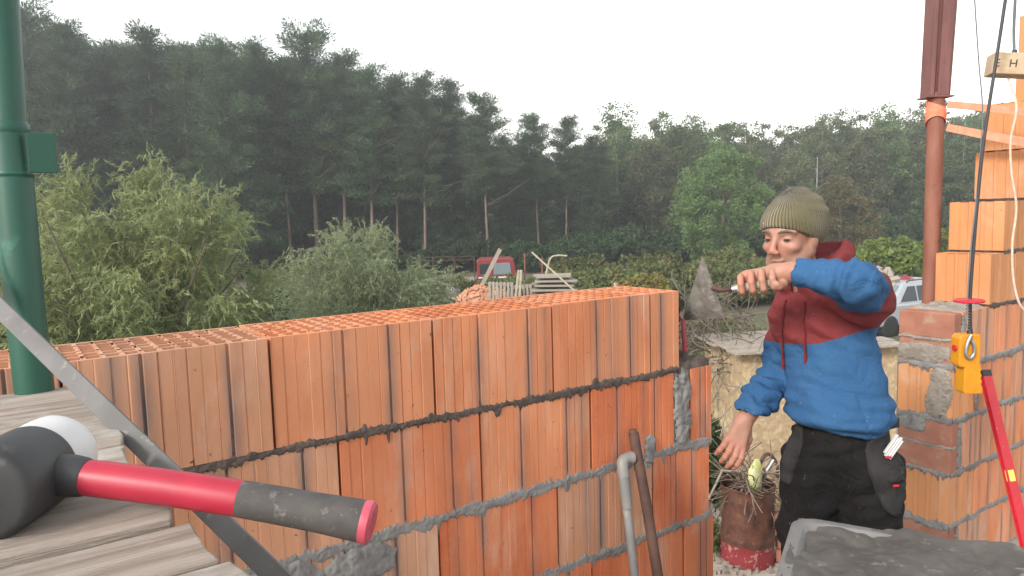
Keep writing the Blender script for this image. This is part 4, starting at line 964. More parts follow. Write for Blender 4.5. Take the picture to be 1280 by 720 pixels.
for (u_, z_) in ((.085, -.005), (.10, -.088)):
    p = BT2.ray_cast(Vector(HP + pl * u_ + A3(0, 0, z_)) + Vector(vw) * .4, -Vector(vw))[0] + Vector(vw) * .026
    c = MB(); c.box(p, (.018, .004, .006), Matrix((Vector(np.cross((0, 0, 1), vw)), Vector(vw), Vector((0, 0, 1)))).transposed()); c.build('red_tag', 'plastic_red', trs)
for a_ in (AL, AR):
    s = SDF(a_ + A3(-.24, -.24, -.14), a_ + A3(.24, .24, .14), .007)
    s.cone(a_ + A3(0, 0, .04), a_ + A3(0, 0, -.04), .058, .055, 0); s.cone(a_ - pf * .02 + A3(0, 0, -.045), a_ + pf * .15 + A3(0, 0, -.052), .050, .043, .04); s.plane((0, 0, FLOOR + .001), (0, 0, -1))
    v, f = s.mesh(); link('boot', npmesh('boot', v, f), 'rubber_black', person, True)
# folding ruler in the holster pocket
r0 = BT2.ray_cast(Vector(HP + pl * .095 + A3(0, 0, .005)) + Vector(vw) * .4, -Vector(vw))[0] + Vector(vw) * .022
rd = (Vector((.045, -.02, .062)).normalized()); ry = Vector(vw); ry = (ry - rd * ry.dot(rd)).normalized(); rx = rd.cross(ry); Rr = Matrix((rx, ry, rd)).transposed()
ru = empty('folding_ruler', tuple(r0), 'white folding ruler sticking out of the trouser pocket', 'ruler')
for k in range(4): c = MB(); c.box(r0 + rd * (.025 - .006 * (k % 2)) + rx * (k - 1.5) * .0078, (.0054, .011, .070), Rr); c.build('slat', 'bag_white', ru, bev=.001)
# trowel in the left hand
tw = empty('trowel', (1.78, 1.49, -.24), 'mortar-caked triangular trowel held out in his hand at the wall end', 'trowel')
ta, tb, tcn = Vector((1.757, 1.512, -.137)), Vector((1.803, 1.463, -.331)), Vector((1.770, 1.606, -.347))
hm = (ta + tb) / 2; nn_ = (tb - ta).cross(tcn - ta).normalized()
if nn_.dot(FW) > 0: nn_ = -nn_
vv = []; N_ = 22
for i in range(N_ + 1):
    for j in range(N_ + 1 - i):
        w1 = i / N_; w2 = j / N_; vv.append(ta * (1 - w1 - w2) + tb * w1 + tcn * w2)
ix = {}; k = 0
for i in range(N_ + 1):
    for j in range(N_ + 1 - i): ix[(i, j)] = k; k += 1
fr_ = []
for i in range(N_):
    for j in range(N_ - i):
        fr_.append((ix[(i, j)], ix[(i + 1, j)], ix[(i, j + 1)]))
        if i + j < N_ - 1: fr_.append((ix[(i + 1, j)], ix[(i + 1, j + 1)], ix[(i, j + 1)]))
c = MB(); c.add([p - nn_ * .001 for p in (ta, tb, tcn)] + [p + nn_ * .0012 for p in (ta, tb, tcn)], [(0, 1, 2), (5, 4, 3), (0, 3, 4, 1), (1, 4, 5, 2), (2, 5, 3, 0)]); c.build('blade', 'zinc', tw)
rr_ = np.random.default_rng(4); v3 = []
for (i, j), q in ix.items():
    e = min(i, j, N_ - i - j) / N_; hgt = .0016 + .016 * min(1, e * 5) * (.25 + .9 * float(lat2(np.array(i * .01), np.array(j * .01), .035, 9))) + .003 * rr_.random() * min(1, e * 8); v3.append(vv[q] + nn_ * hgt)
c = MB(); c.add(v3, fr_); o = c.build('caked_mortar', 'mortar_trowel', tw, recalc=False); o.data.polygons.foreach_set('use_smooth', [True] * len(o.data.polygons))
ga = Vector(G0); gb = Vector(G1); ge = gb + Vector(GA) * .022
c = MB(); c.tube([ga - Vector(GA) * .02, ga, gb, ge], [.011, .013, .0135, .011], 14); c.build('handle', 'wood_pale', tw, True)
c = MB(); c.tube([gb + Vector(GA) * .012, ge + Vector(GA) * .004], [.0125, .0110], 14); c.build('ferrule', 'zinc', tw, True)
c = MB(); c.tube(spline([ge, ge * .55 + hm * .45 + nn_ * .02, hm + nn_ * .004], 5), [.006, .0062, .0065, .0068, .007, .0075, .008, .0085, .009, .0095, .010][:11], 10); c.build('neck', 'rust_dark', tw, True)
# ------------------------------------------------------------------ vegetation
E1 = np.array([.8227, -.5685, 0.]); E2 = np.array([.5685, .8227, 0.])       # axes of the plot: across it, away from the house
def site(a, d, z=GZ): p = E1 * a + E2 * d; return (float(p[0]), float(p[1]), z)
def leaves(c, ax, ln, wd, r, curl=0.0):
    """diamond leaves: centres, directions, lengths, widths"""
    n = len(c); ax = ax / (np.linalg.norm(ax, axis=1)[:, None] + 1e-9); q = r.normal(size=(n, 3)); sd = np.cross(ax, q); sd /= np.linalg.norm(sd, axis=1)[:, None] + 1e-9
    nn = np.cross(ax, sd); L = np.asarray(ln)[:, None] * .5; Wd = np.asarray(wd)[:, None] * .5
    v = np.stack([c - ax * L, c + sd * Wd + nn * L * curl, c + ax * L, c - sd * Wd + nn * L * curl], 1).reshape(-1, 3)
    return v, np.arange(4 * n).reshape(-1, 4)
def unit(r, n): v = r.normal(size=(n, 3)); return v / np.linalg.norm(v, axis=1)[:, None]
def trunk_mb(H, r0, bend, r, limbs=6, lo=.4, spread=.22, topf=.25):
    b = MB(); px, py = r.uniform(-bend, bend), r.uniform(-bend, bend); n = 9
    def at(t): return Vector((px * H * math.sin(2.4 * t), py * H * math.sin(2.0 * t), H * t))
    b.tube([at(k / n) for k in range(n + 1)], [r0 * (1 - (1 - topf) * (k / n)) for k in range(n + 1)], 8)
    for k in range(limbs):
        t = r.uniform(lo, .92); a = r.uniform(0, 2 * PI); L = H * spread * (1.15 - t) * r.uniform(.7, 1.2) * 1.6; p = at(t); up_ = r.uniform(.1, .5)
        b.tube([p, p + Vector((math.cos(a) * L * .5, math.sin(a) * L * .5, L * up_ * .5)), p + Vector((math.cos(a) * L, math.sin(a) * L, L * up_ * 1.2))], [r0 * .34 * (1.2 - t), r0 * .22 * (1.2 - t), r0 * .06], 5)
    return b, at
def make_tree(name, label, group, H, crown, trunk_r, mleaf, mbark, seed, limbs=8, lo=.4, bend=.02):
    r = np.random.default_rng(seed); o = empty(name, (0, 0, 0), label, 'tree', group)
    b, at = trunk_mb(H * .96, trunk_r, bend, r, limbs, lo); b.build('trunk', mbark, o, True, world=False)
    v, f = crown(r, H, at); link('crown', npmesh('crown', v, f), mleaf, o); return o
def pine_crown(base, width, nb, nl, tuft=.34, ln=.26, droop=-.05, shape=.75):
    def fn(r, H, at):
        C = []; A = []
        for k in range(nb):
            t = base + (1 - base) * ((k + r.random()) / nb); p = np.array(at(min(t, 1) * .99)); a = r.uniform(0, 2 * PI); q = (t - base) / (1 - base)
            env = width * (min(1, (1 - q) * 1.25 + .08) ** shape) * (.45 + .55 * min(1, q * 4 + .25)) * r.uniform(.55, 1.2)
            d = np.array([math.cos(a), math.sin(a), droop + .75 * q * q + r.uniform(-.1, .15)]); nt = 3 + int(env * 2.2)
            for j in range(nt):
                s_ = (j + .6 + r.random() * .5) / nt; c = p + d * env * s_ + r.normal(size=3) * .10; m = int(nl * r.uniform(.6, 1.4)); u = unit(r, m)
                C.append(c + u * (tuft * r.uniform(.6, 1.15) * r.random(m)[:, None] ** .4) * np.array([1.15, 1.15, .62])); A.append(u + d * .7 + np.array([0, 0, .25]))
        for j in range(5):
            m = nl; u = unit(r, m); C.append(np.array(at(.985)) + np.array([0, 0, .12 * j - .35]) + u * .36 * (1.2 - .2 * j) * r.random(m)[:, None]); A.append(u + np.array([0, 0, 1.2]))
        C = np.concatenate(C); A = np.concatenate(A); n = len(C)
        return leaves(C, A, ln * r.uniform(.6, 1.3, n), ln * .24 * r.uniform(.7, 1.3, n), r)
    return fn
def broad_crown(cz, rz, rx, ncl, nl, ln=.17, wd=.11, clump=.62, hollow=.45, lean=0):
    def fn(r, H, at):
        C = []; A = []
        for k in range(ncl):
            u = unit(r, 1)[0]; rad = hollow + (1 - hollow) * r.random() ** .5; rad *= r.uniform(.82, 1.12)
            z = cz * H + u[2] * rz * H * rad; taper = 1.0 if u[2] < 0 else (1 - .35 * u[2])
            c = np.array([u[0] * rx * rad * taper, u[1] * rx * rad * taper, z]); m = int(nl * r.uniform(.5, 1.5)); w = unit(r, m); cr = clump * r.uniform(.55, 1.25)
            C.append(c + w * cr * (r.random(m)[:, None] ** .45) * np.array([1, 1, .72])); A.append(w * .8 + unit(r, m) + np.array([0, 0, -.35]))
        C = np.concatenate(C); A = np.concatenate(A); n = len(C)
        return leaves(C, A, ln * r.uniform(.6, 1.35, n), wd * r.uniform(.6, 1.35, n), r, .15)
    return fn
def willow_crown(rx, ry, H0, ntw, ln, twl, lean=.12, low=0.03, nst=16):
    """plumes: leaning stems set with long thin twigs that arch over and carry narrow leaves"""
    def fn(r, H, at):
        C = []; A = []; stems = []
        for k in range(nst):
            a = 2 * PI * (k + r.uniform(-.3, .3)) / nst * 1.0 * 2.4; q = math.sqrt((k + .5) / nst); tip = np.array([math.cos(a) * rx * q * .86, math.sin(a) * ry * q * .86, H0 * (1 - .42 * q ** 2.2) * r.uniform(.80, 1.02)])
            stems.append((tip * np.array([.12, .12, 0]), tip * np.array([.42, .42, .55]), tip))
        for k in range(ntw):
            p0, p1, p2 = stems[int(r.integers(0, nst))]; t = .12 + .88 * r.random() ** .75
            p = p0 * (1 - t) ** 2 + 2 * p1 * t * (1 - t) + p2 * t * t; tg = 2 * (p1 - p0) * (1 - t) + 2 * (p2 - p1) * t; tg /= np.linalg.norm(tg)
            sp = .30 + .75 * (1 - t); p = p + r.normal(size=3) * np.array([sp, sp, sp * .55]) * .42
            d = tg * .9 + unit(r, 1)[0] * .75 + np.array([-lean, lean * .6, .25]); d /= np.linalg.norm(d); L = twl * r.uniform(.45, 1.2); m = int(12 * L / twl) + 5; g = r.uniform(.5, 1.9)
            if p[2] < H0 * low: continue
            for j in range(m):
                s_ = (j + r.random()) / m; q = p + d * L * s_ + np.array([0, 0, -g * .5 * (L * s_) ** 2 / L]); ta = d + np.array([0, 0, -g * s_])
                C.append(q + r.normal(size=3) * .010); A.append(ta + unit(r, 1)[0] * .6 + np.array([0, 0, -.15]))
        C = np.array(C); A = np.array(A); n = len(C)
        return leaves(C, A, ln * r.uniform(.55, 1.3, n), ln * .15 * r.uniform(.7, 1.3, n), r, .1)
    return fn
def stems_mb(H, n, spread, r, r0=.03):
    b = MB()
    for k in range(n):
        a = r.uniform(0, 2 * PI); s_ = spread * r.uniform(.3, 1); P = [(0.12 * math.cos(a), .12 * math.sin(a), 0), (s_ * .45 * math.cos(a), s_ * .45 * math.sin(a), H * .5), (s_ * math.cos(a), s_ * math.sin(a), H * r.uniform(.8, .97))]
        b.tube(spline(P, 4), [r0 * (1 - .09 * i) for i in range(9)], 5)
    return b
def shrub(name, label, cat, group, mleaf, crown, H, nst, spread, seed, loc, rz=0, mst='twig'):
    r = np.random.default_rng(seed); o = empty(name, (0, 0, 0), label, cat, group)
    stems_mb(H, nst, spread, r).build('stem', mst, o, True, world=False); v, f = crown(r, H, None)
    link('foliage', npmesh('foliage', v, f), mleaf, o); o.location = loc; o.rotation_euler.z = rz; return o

# forest: prototypes, then copies
PG = 'pines of the dark forest'; BG = 'leafy trees of the woodland edge'
PL = 'tall dark pine in the dense forest behind the willows'; BL = 'leafy green tree in the woodland line across the right half'
pines = [make_tree('pine_tree', PL, PG, 16, pine_crown(.36, 2.8, 88, 50, .56, .23, -.02, .42), .15, 'leaf_pine', 'bark_pine', 1, 10, .3),
         make_tree('pine_tree', PL, PG, 16, pine_crown(.46, 2.6, 78, 52, .58, .23, .05, .38), .13, 'leaf_pine', 'bark_pine', 2, 12, .25, .03),
         make_tree('pine_tree', PL, PG, 16, pine_crown(.14, 2.9, 124, 46, .54, .23, -.15, .60), .16, 'leaf_spruce', 'bark_pine', 3, 8, .3),
         make_tree('pine_tree', PL, PG, 16, pine_crown(.06, 3.1, 134, 46, .58, .23, -.1, .5), .15, 'leaf_pine', 'bark_pine', 4, 8, .3)]
broads = [make_tree('broadleaf_tree', BL, BG, 12, broad_crown(.52, .48, 2.8, 170, 95, .23, .15, .8, .35), .16, 'leaf_broad', 'bark', 11, 10, .2),
          make_tree('broadleaf_tree', BL, BG, 12, broad_crown(.50, .49, 2.5, 165, 95, .22, .14, .75, .35), .14, 'leaf_broad_dull', 'bark', 12, 10, .2),
          make_tree('broadleaf_tree', BL, BG, 12, broad_crown(.53, .47, 2.1, 150, 95, .20, .13, .68, .35), .12, 'leaf_broad', 'birch', 13, 10, .2)]
used = set()
def plant(proto, a, d, H, Hp, r, wide=1.0):
    k = H / Hp; sc = (k * wide * r.uniform(.92, 1.1), k * wide * r.uniform(.92, 1.1), k)
    if id(proto) not in used: used.add(id(proto)); o = proto; o.location = site(a, d); o.rotation_euler.z = r.uniform(0, 6.28); o.scale = sc
    else: o = dup(proto, site(a, d), r.uniform(0, 6.28), sc)
    return o
r = np.random.default_rng(77)
hz = lambda px: 270 - .0277 * (px - 640)
def top_h(px, py, d): return 3.6 + (hz(px) - py) * d / 916.4
front = [(-60, 20, 3), (-5, 15, 2), (62, 8, 3), (112, 28, 2), (160, 66, 3), (205, 34, 2), (250, 62, 3), (292, 46, 3), (330, 52, 2), (366, 78, 1), (398, 38, 0), (432, 66, 1), (466, 84, 0), (497, 96, 1), (532, 94, 0), (568, 98, 2), (612, 118, 1), (634, 168, 2), (676, 142, 1), (708, 146, 1), (742, 166, 2)]
ORD = 'first second third fourth fifth sixth seventh eighth ninth tenth eleventh twelfth thirteenth fourteenth fifteenth sixteenth seventeenth eighteenth nineteenth twentieth'.split()
BK = 'tall dark pine deep in the forest behind its front row'
for i_, (px, py, k) in enumerate(front):
    d = 47 + r.uniform(-1.5, 2.5) + (px > 380) * 3; o = plant(pines[k], (px - 640) / 916.4 * d, d, top_h(px, py, d), 16, r, 1.0); o['label'] = BK if i_ < 2 else ORD[i_ - 2] + ' tall pine from the green post in the front row of the forest'
for row, (d0, step, dy) in enumerate(((53, 38, 26), (59, 34, 40), (66, 32, 48), (74, 34, 52))):
    for px in range(-150, 800, step):
        x = px + r.uniform(-12, 12); d = d0 + r.uniform(-2, 2); base = np.interp(x, [-100, 60, 400, 600, 640, 700, 800], [15, 15, 40, 105, 150, 150, 160]); plant(pines[int(r.integers(0, 4)) if row < 2 else int(r.integers(2, 4))], (x - 640) / 916.4 * d, d, top_h(x, base + dy + r.uniform(-14, 16), d), 16, r, 1.0)['label'] = BK
BL2 = 'leafy green tree deeper in the woodland across the right half'
for row, (d0, step, dy) in enumerate(((58, 42, 6), (64, 40, -4), (71, 40, 4), (79, 36, 8))):
    for px in range(735 + row * 6, 1480, step):
        x = px + r.uniform(-10, 10); d = d0 + r.uniform(-2, 2); base = np.interp(x, [720, 770, 840, 930, 1000, 1060, 1200, 1400], [172, 148, 143, 158, 158, 140, 132, 122]); plant(broads[int(r.integers(0, 3))], (x - 640) / 916.4 * d, d, top_h(x, base + dy + r.uniform(-10, 14), d), 12, r, 1.0)['label'] = BL2 if row or px > 1200 else ORD[(px - 735) // 42] + ' leafy tree right of the pines in the front row of the woodland'
for p_ in pines + broads:
    if id(p_) not in used: plant(p_, 60, 75, 12, 12, r)
# the single trees in front of the woodland
t = make_tree('round_tree', 'light green round-crowned tree standing alone before the woodland', None, 7.6, broad_crown(.53, .45, 2.55, 190, 120, .15, .085, .5, .55), .14, 'leaf_round', 'bark', 31, 10, .2); t.location = site((902 - 640) / 916.4 * 40, 40)
t = make_tree('brownish_tree', 'low brownish-green tree right behind the man and his beanie', None, 5.6, broad_crown(.50, .46, 2.2, 110, 100, .15, .1, .5, .5), .12, 'leaf_brown', 'bark', 32, 10, .2); t.location = site((1052 - 640) / 916.4 * 42, 42)
t = make_tree('pale_birch', 'thin pale birch with bare upper branches at the woodland edge', None, 7.0, broad_crown(.5, .30, .8, 24, 60, .14, .09, .4, .3), .07, 'leaf_broad_dull', 'birch', 33, 22, .45); t.location = site((1022 - 640) / 916.4 * 46, 46)
# willows
w1 = shrub('willow_bush', 'large silvery-green willow bush left of the other willow, behind the green post', 'bush', None, 'leaf_willow', willow_crown(2.35, 1.9, 4.55, 5400, .13, .72, .15, .03, 18), 3.9, 16, 1.7, 41, site((165 - 640) / 916.4 * 10.2, 10.2))
w2 = shrub('willow_bush', 'smaller grey-green willow bush right of the large willow', 'bush', None, 'leaf_willow_grey', willow_crown(2.2, 1.5, 3.6, 4000, .115, .62, .05, .03, 16), 2.9, 12, 1.2, 42, site((452 - 640) / 916.4 * 14.5, 14.5))
w3 = shrub('willow_bush', 'low willow growth at the left edge below the large willow', 'bush', None, 'leaf_willow_grey', willow_crown(2.0, 1.2, 2.4, 1500, .12, .65), 2.0, 9, 1.0, 43, site(-7.9, 9.4))
w4 = shrub('willow_bush', 'low dark willow growth between the two willows behind the wall', 'bush', None, 'leaf_willow_grey', willow_crown(2.4, 1.2, 2.1, 1900, .11, .6), 1.8, 9, 1.0, 44, site(-3.6, 11.2))
# hedge and thicket
def bush(label, mleaf, a, d, H, rx, seed, n=60, nl=70, ln=.13, wd=.08, grp=None, cat='bush', name='bush'):
    return shrub(name, label, cat, grp, mleaf, broad_crown(.5, .48, rx, n, nl, ln, wd, .34, .35), H * .8, 7, rx * .6, seed, site(a, d))
HL = 'olive-green bramble bush in the overgrown hedge beyond the pallets'; HG = 'bramble hedge beyond the yard'
hb_ = bush(HL, 'leaf_hedge', -2.2, 27.5, 1.75, 1.5, 51, 80, 80, grp=HG)
k = 0
for a, d, sc in ((-.4, 28.2, .95), (1.2, 27.6, .9), (2.6, 28.5, 1.05), (4.0, 27.6, 1.12), (5.3, 28.6, 1.2), (7.4, 27.4, 1.2), (8.9, 28.3, 1.15), (10.4, 28.6, 1.25), (-4.2, 28.6, 1.1), (-6.2, 29.2, 1.15), (11.8, 28.0, 1.2), (3.1, 31, 1.3), (6.2, 31, 1.35), (9.4, 31.5, 1.4)):
    o = dup(hb_, site(a, d), a * 1.7, sc)
bush('bright yellow-green bush in the hedge right of the leaning pole', 'leaf_yellow', 4.75, 26.2, 1.75, 1.1, 53, 70, 80)
bush('ivy-covered bright green hedge between the man and the rusty prop', 'leaf_ivy', 13.7, 26.6, 3.0, 2.0, 54, 130, 110, .15, .12)
bush('green ivy hedge seen right of the rusty prop', 'leaf_ivy', 16.8, 28.0, 3.4, 2.2, 55, 130, 110, .15, .12)
bush('dull green scrub below the trowel and beside the hedge', 'leaf_hedge', 4.6, 17.5, 1.2, 1.6, 56, 90, 80, .10, .06)
bush('sunlit green shrub under the outstretched hand', 'leaf_ivy', 4.55, 15.0, 1.30, .75, 57, 60, 80, .08, .05)
bush('pale grey dusty shrub left of the brick rubble', 'leaf_pale', -2.1, 24.5, 1.75, .8, 58, 40, 60, .09, .05)
bush('dark green weeds between the wall end and the rusty drum', 'leaf_dark', 2.50, 8.9, 1.30, .55, 59, 80, 110, .085, .055)
bush('small dark green weed tuft at the foot of the rusty drum', 'grass', 2.02, 7.55, .34, .22, 60, 24, 60, .07, .02, name='weed')
# fallen bramble tangle behind the wall's end
def tangle(n, c, sz, r, rad, m, lmin=.05):
    b = MB()
    for k in range(n):
        p = Vector(c) + Vector((r.uniform(-sz[0], sz[0]), r.uniform(-sz[1], sz[1]), r.uniform(-sz[2], sz[2]))); d = Vector(unit(r, 1)[0]); tn = Vector(unit(r, 1)[0]); P = [p]; L = r.uniform(lmin, lmin * 2)
        for j in range(9): d = (d + tn * .28 + Vector(unit(r, 1)[0]) * .22).normalized(); P.append(P[-1] + d * L)
        b.tube(P, rad * r.uniform(.6, 1.3), 4, False)
    return b
r = np.random.default_rng(91)
b = tangle(190, site(2.45, 9.0, -1.60), (.55, .5, .42), r, .007, 'twig'); setp(b.build('bramble_tangle', 'twig', None, recalc=False), 'dark tangle of bare twigs behind the wall end', 'twigs', kind='stuff')
b = tangle(22, site(2.6, 8.2, -1.95), (.45, .3, .35), r, .006, 'wire_pale'); setp(b.build('dry_twigs', 'wire_pale', None, recalc=False), 'pale dry twigs lying in the dark tangle', 'twigs', kind='stuff')
# undergrowth along the forest edge
UL = 'dark scrub bush under the pines at the forest edge'; UGp = 'undergrowth at the forest edge'
ub = bush(UL, 'leaf_dark', -30, 44, 3.0, 2.4, 71, 110, 90, .2, .13, grp=UGp)
r = np.random.default_rng(72)
for px in range(-100, 800, 26):
    d = 49 + r.uniform(-3, 8); dup(ub, site((px - 640) / 916.4 * d, d), r.uniform(0, 6), float(r.uniform(.6, 1.1)))
UL2 = 'dark scrub bush under the leafy woodland trees'
ub2 = dup(ub, site(8, 52), 1.0, 1.1, UL2); ub2['group'] = 'undergrowth at the woodland edge'
for px in range(740, 1480, 24):
    d = 52 + r.uniform(-3, 5); dup(ub2, site((px - 640) / 916.4 * d, d), r.uniform(0, 6), float(r.uniform(.8, 1.3)))

bush('dark green thicket in the gap between the two willows', 'leaf_dark', -6.8, 19.5, 2.3, 2.2, 73, 120, 100, .14, .08)
bush('dull green thicket behind the smaller willow', 'leaf_broad', -2.6, 19.0, 1.9, 1.8, 74, 110, 100, .13, .08)
bush('dark green scrub behind the large willow near the green post', 'leaf_dark', -12.5, 19.5, 2.4, 2.4, 75, 120, 100, .14, .08)
# ------------------------------------------------------------------ things in the yard
# chipboard enclosure
sh = empty('chipboard_crate', site(3.5, 8.4), 'tall box of chipboard panels with a weathered board on top behind the man', 'crate')
x0, y0 = 6.69, 5.22
c0 = Vector(site(2.555, 8.05, GZ)); ex = Vector((E1 * 1.0 + E2 * .12).tolist()).normalized(); ey = Vector((-ex.y, ex.x, 0)); Rs = Matrix((ex, ey, Vector((0, 0, 1)))).transposed()
def SH(a, c, z): return c0 + ex * a + ey * c + Vector((0, 0, z))
for a, w in ((0, .62), (.63, .66), (1.30, .55)):
    b = MB(); b.box(SH(a + w / 2, 0, 1.0), (w - .008, .022, 2.0), Rs); b.build('panel', 'osb', sh, bev=.003)
b = MB(); b.box(SH(.012, .55, 1.0), (.022, 1.06, 2.0), Rs); b.build('panel', 'osb', sh, bev=.003)
b = MB(); b.box(SH(1.84, .55, 1.0), (.022, 1.06, 2.0), Rs); b.build('panel', 'osb', sh, bev=.003)
b = MB(); b.box(SH(.92, 1.1, 1.0), (1.86, .022, 2.0), Rs); b.build('panel', 'osb', sh, bev=.003)
for k, (c_, zz) in enumerate(((.0, 2.03), (.28, 2.035), (.56, 2.03), (.84, 2.04), (1.08, 2.03))):
    b = MB(); b.box(SH(.86 + .03 * math.sin(k * 2), c_ - .03, zz), (2.04, .25, .026), Rs); b.build('top_board', 'wood_old', sh, bev=.003)
b = MB(); b.tube([SH(.10, -.014, .78), SH(.30, -.016, .62), SH(.52, -.016, .55)], .006, 6); b.build('cable', 'cable_dark', sh, True)
# drum
dr = empty('rusty_drum', (6.02, 4.60, GZ + .035), 'rusty steel drum with faded red paint at its foot, full of scrap wire', 'drum')
prof = [(0, 0), (.262, 0), (.268, .01), (.265, .02)]
for z in np.linspace(.03, .77, 38):
    bump_ = sum(.008 * math.exp(-((z - q) / .012) ** 2) for q in (.265, .52)); prof.append((.262 + bump_ + .003 * math.sin(z * 31), float(z)))
prof += [(.262, .78), (.270, .785), (.272, .795), (.266, .802), (.256, .795), (.252, .74), (.25, .40), (0, .40)]
b = MB(); b.lathe(prof, dr.location, 48); o = b.build('barrel', 'drum_rust', dr, True)
r = np.random.default_rng(5)
for v in o.data.vertices:
    a = math.atan2(v.co.y, v.co.x); k = 1 + .012 * math.sin(3 * a + 9 * v.co.z) + .010 * math.sin(7 * a - 14 * v.co.z); v.co.x *= k; v.co.y *= k
dc = Vector(dr.location) + Vector((0, 0, .80))
b = tangle(95, tuple(dc + Vector((0, 0, .03))), (.11, .11, .07), r, .0055, '', .035); setp(b.build('scrap_wire', 'wire_rusty', None, recalc=False), 'tangle of scrap wire and rods in the rusty drum', 'wire', kind='stuff')
b = tangle(12, tuple(dc + Vector((0, 0, .06))), (.10, .10, .07), r, .005, '', .04); setp(b.build('scrap_strips', 'wire_pale', None, recalc=False), 'pale curling strips on the scrap in the drum', 'scrap', kind='stuff')
def slat_thing(nm, lab, pts, w, m, cat): 
    b = MB(); b.tube([dc + Vector(p) for p in pts], w, 6); return setp(b.build(nm, m, None), lab, cat)
e1 = Vector(E1.tolist()); z_ = Vector((0, 0, 1))
slat_thing('bent_strip', 'pale strip hanging over the left rim of the rusty drum', [e1 * -.10 + z_ * .12, e1 * -.26 + z_ * .14, e1 * -.30 + z_ * .05, e1 * -.40 + z_ * -.16], .013, 'wire_pale', 'strip')
slat_thing('metal_strip', 'grey metal strip leaning out over the right rim of the drum', [e1 * .12 + z_ * -.1, e1 * .19 + z_ * .13, e1 * .26 + z_ * .24], .018, 'zinc', 'strip')
slat_thing('wire_end', 'thin wires hanging down right of the rusty drum', [e1 * .20 + z_ * .10, e1 * .29 + z_ * .02, e1 * .37 + z_ * -.22], .006, 'wire_pale', 'wire')
b = MB(); b.tube(spline([dc + e1 * .02 + z_ * -.05, dc + e1 * .12 + z_ * .2, dc + e1 * .2 + z_ * .30, dc + e1 * .29 + z_ * .20, dc + e1 * .30 + z_ * .05], 6), .018, 8); setp(b.build('hose_loop', 'rust_dark', None, True), 'brown hose looped above the rusty drum', 'hose')
def sack(nm, lab, m, c, rad, seed, cat, h=.02, amp=.25, flat=None):
    r = np.random.default_rng(seed); u = []; n, k = 40, 28; vv = []
    for j in range(k + 1):
        for i in range(n):
            th = PI * j / k; a = 2 * PI * i / n; d = np.array([math.sin(th) * math.cos(a), math.sin(th) * math.sin(a), math.cos(th)])
            q = 1 + amp * (math.sin(3.1 * d[0] + 4 * d[2] + seed) * .4 + math.sin(7 * d[1] + 5 * d[0] + seed) * .3 + math.sin(13 * d[2] - 9 * d[1] + 2 * seed) * .2 + math.sin(21 * d[0] + 17 * d[2]) * .1)
            w = np.array(rad) * d * q
            if flat is not None: w[2] = max(w[2], -flat)
            vv.append(tuple(np.array(c) + w))
    b = MB(); b.add(vv, [(j * n + i, j * n + (i + 1) % n, (j + 1) * n + (i + 1) % n, (j + 1) * n + i) for j in range(k) for i in range(n)]); return setp(b.build(nm, m, None, True), lab, cat)
sack('lime_bag', 'yellow-green plastic bag stuffed into the top of the rusty drum', 'bag_lime', tuple(dc + e1 * .05 + z_ * .09 - Vector(E2.tolist()) * .08), (.085, .05, .17), 3, 'bag', amp=.2)
for (a, d, z, rad, sd_, lab) in ((2.74, 9.6, -2.66, (.33, .26, .36), 5, 'upper white sack in the gap between wall end and chipboard'), (2.62, 9.3, -3.1, (.36, .3, .44), 8, 'lower white sack in the gap between wall end and chipboard')):
    sack('white_sack', lab, 'bag_white', site(a, d, z), rad, sd_, 'sack')
# little stack of bricks by the drum
for k, (a, d, z, rz) in enumerate(((2.48, 7.20, 0, .3), (2.70, 7.15, 0, .2), (2.50, 7.22, .13, .5), (2.72, 7.18, .13, .1), (2.56, 7.2, .26, .35), (2.60, 7.05, .39, .9))):
    b = MB(); b.box((0, 0, .062), (.22, .115, .122)); o = b.build('loose_brick', ('clay_red', 'solid_brick')[k % 2 == 1], None, bev=.004); o.location = site(a, d, GZ + .045 + z); o.rotation_euler.z = rz
    setp(o, ('left bottom brick of the little stack beside the drum', 'right bottom brick of the little stack beside the drum', 'left middle brick of the little stack beside the drum', 'right middle brick of the little stack beside the drum', 'brick near the top of the little stack by the drum', 'topmost brick askew on the little stack beside the drum')[k], 'brick', 'bricks beside the drum')
# rubble at the drum's foot
b = MB(); r = np.random.default_rng(8)
for k in range(60): p = Vector(site(2.30 + r.normal() * .22, 7.05 + r.normal() * .10, GZ + .05)); b.box(p, tuple(r.uniform(.012, .05, 3)), Matrix.Rotation(r.uniform(0, 6), 3, 'Z'))
setp(b.build('rubble', 'mortar_dry'), 'crumbs of rubble round the foot of the drum', 'rubble', kind='stuff')
# brick rubble pile further off
def heap(nm, lab, m, a, d, w, dp, h, n, seed, size):
    r = np.random.default_rng(seed); b = MB()
    for k in range(n):
        x, y = r.normal() * .4, r.normal() * .4; z = h * math.exp(-(x * x + y * y) * 1.8) * r.random() ** .4; p = Vector(site(a + x * w, d + y * dp, GZ + z + .05)); b.box(p, tuple(np.array(size) * r.uniform(.6, 1.2, 3)), Matrix.Rotation(r.uniform(0, 6), 3, tuple(unit(r, 1)[0])))
    return setp(b.build(nm, m), lab, 'rubble', kind='stuff')
heap('brick_rubble', 'pale orange heap of brick rubble just above the wall top', 'clay_pale', -.95, 24, 1.9, 1.3, 1.30, 1300, 3, (.20, .12, .1))
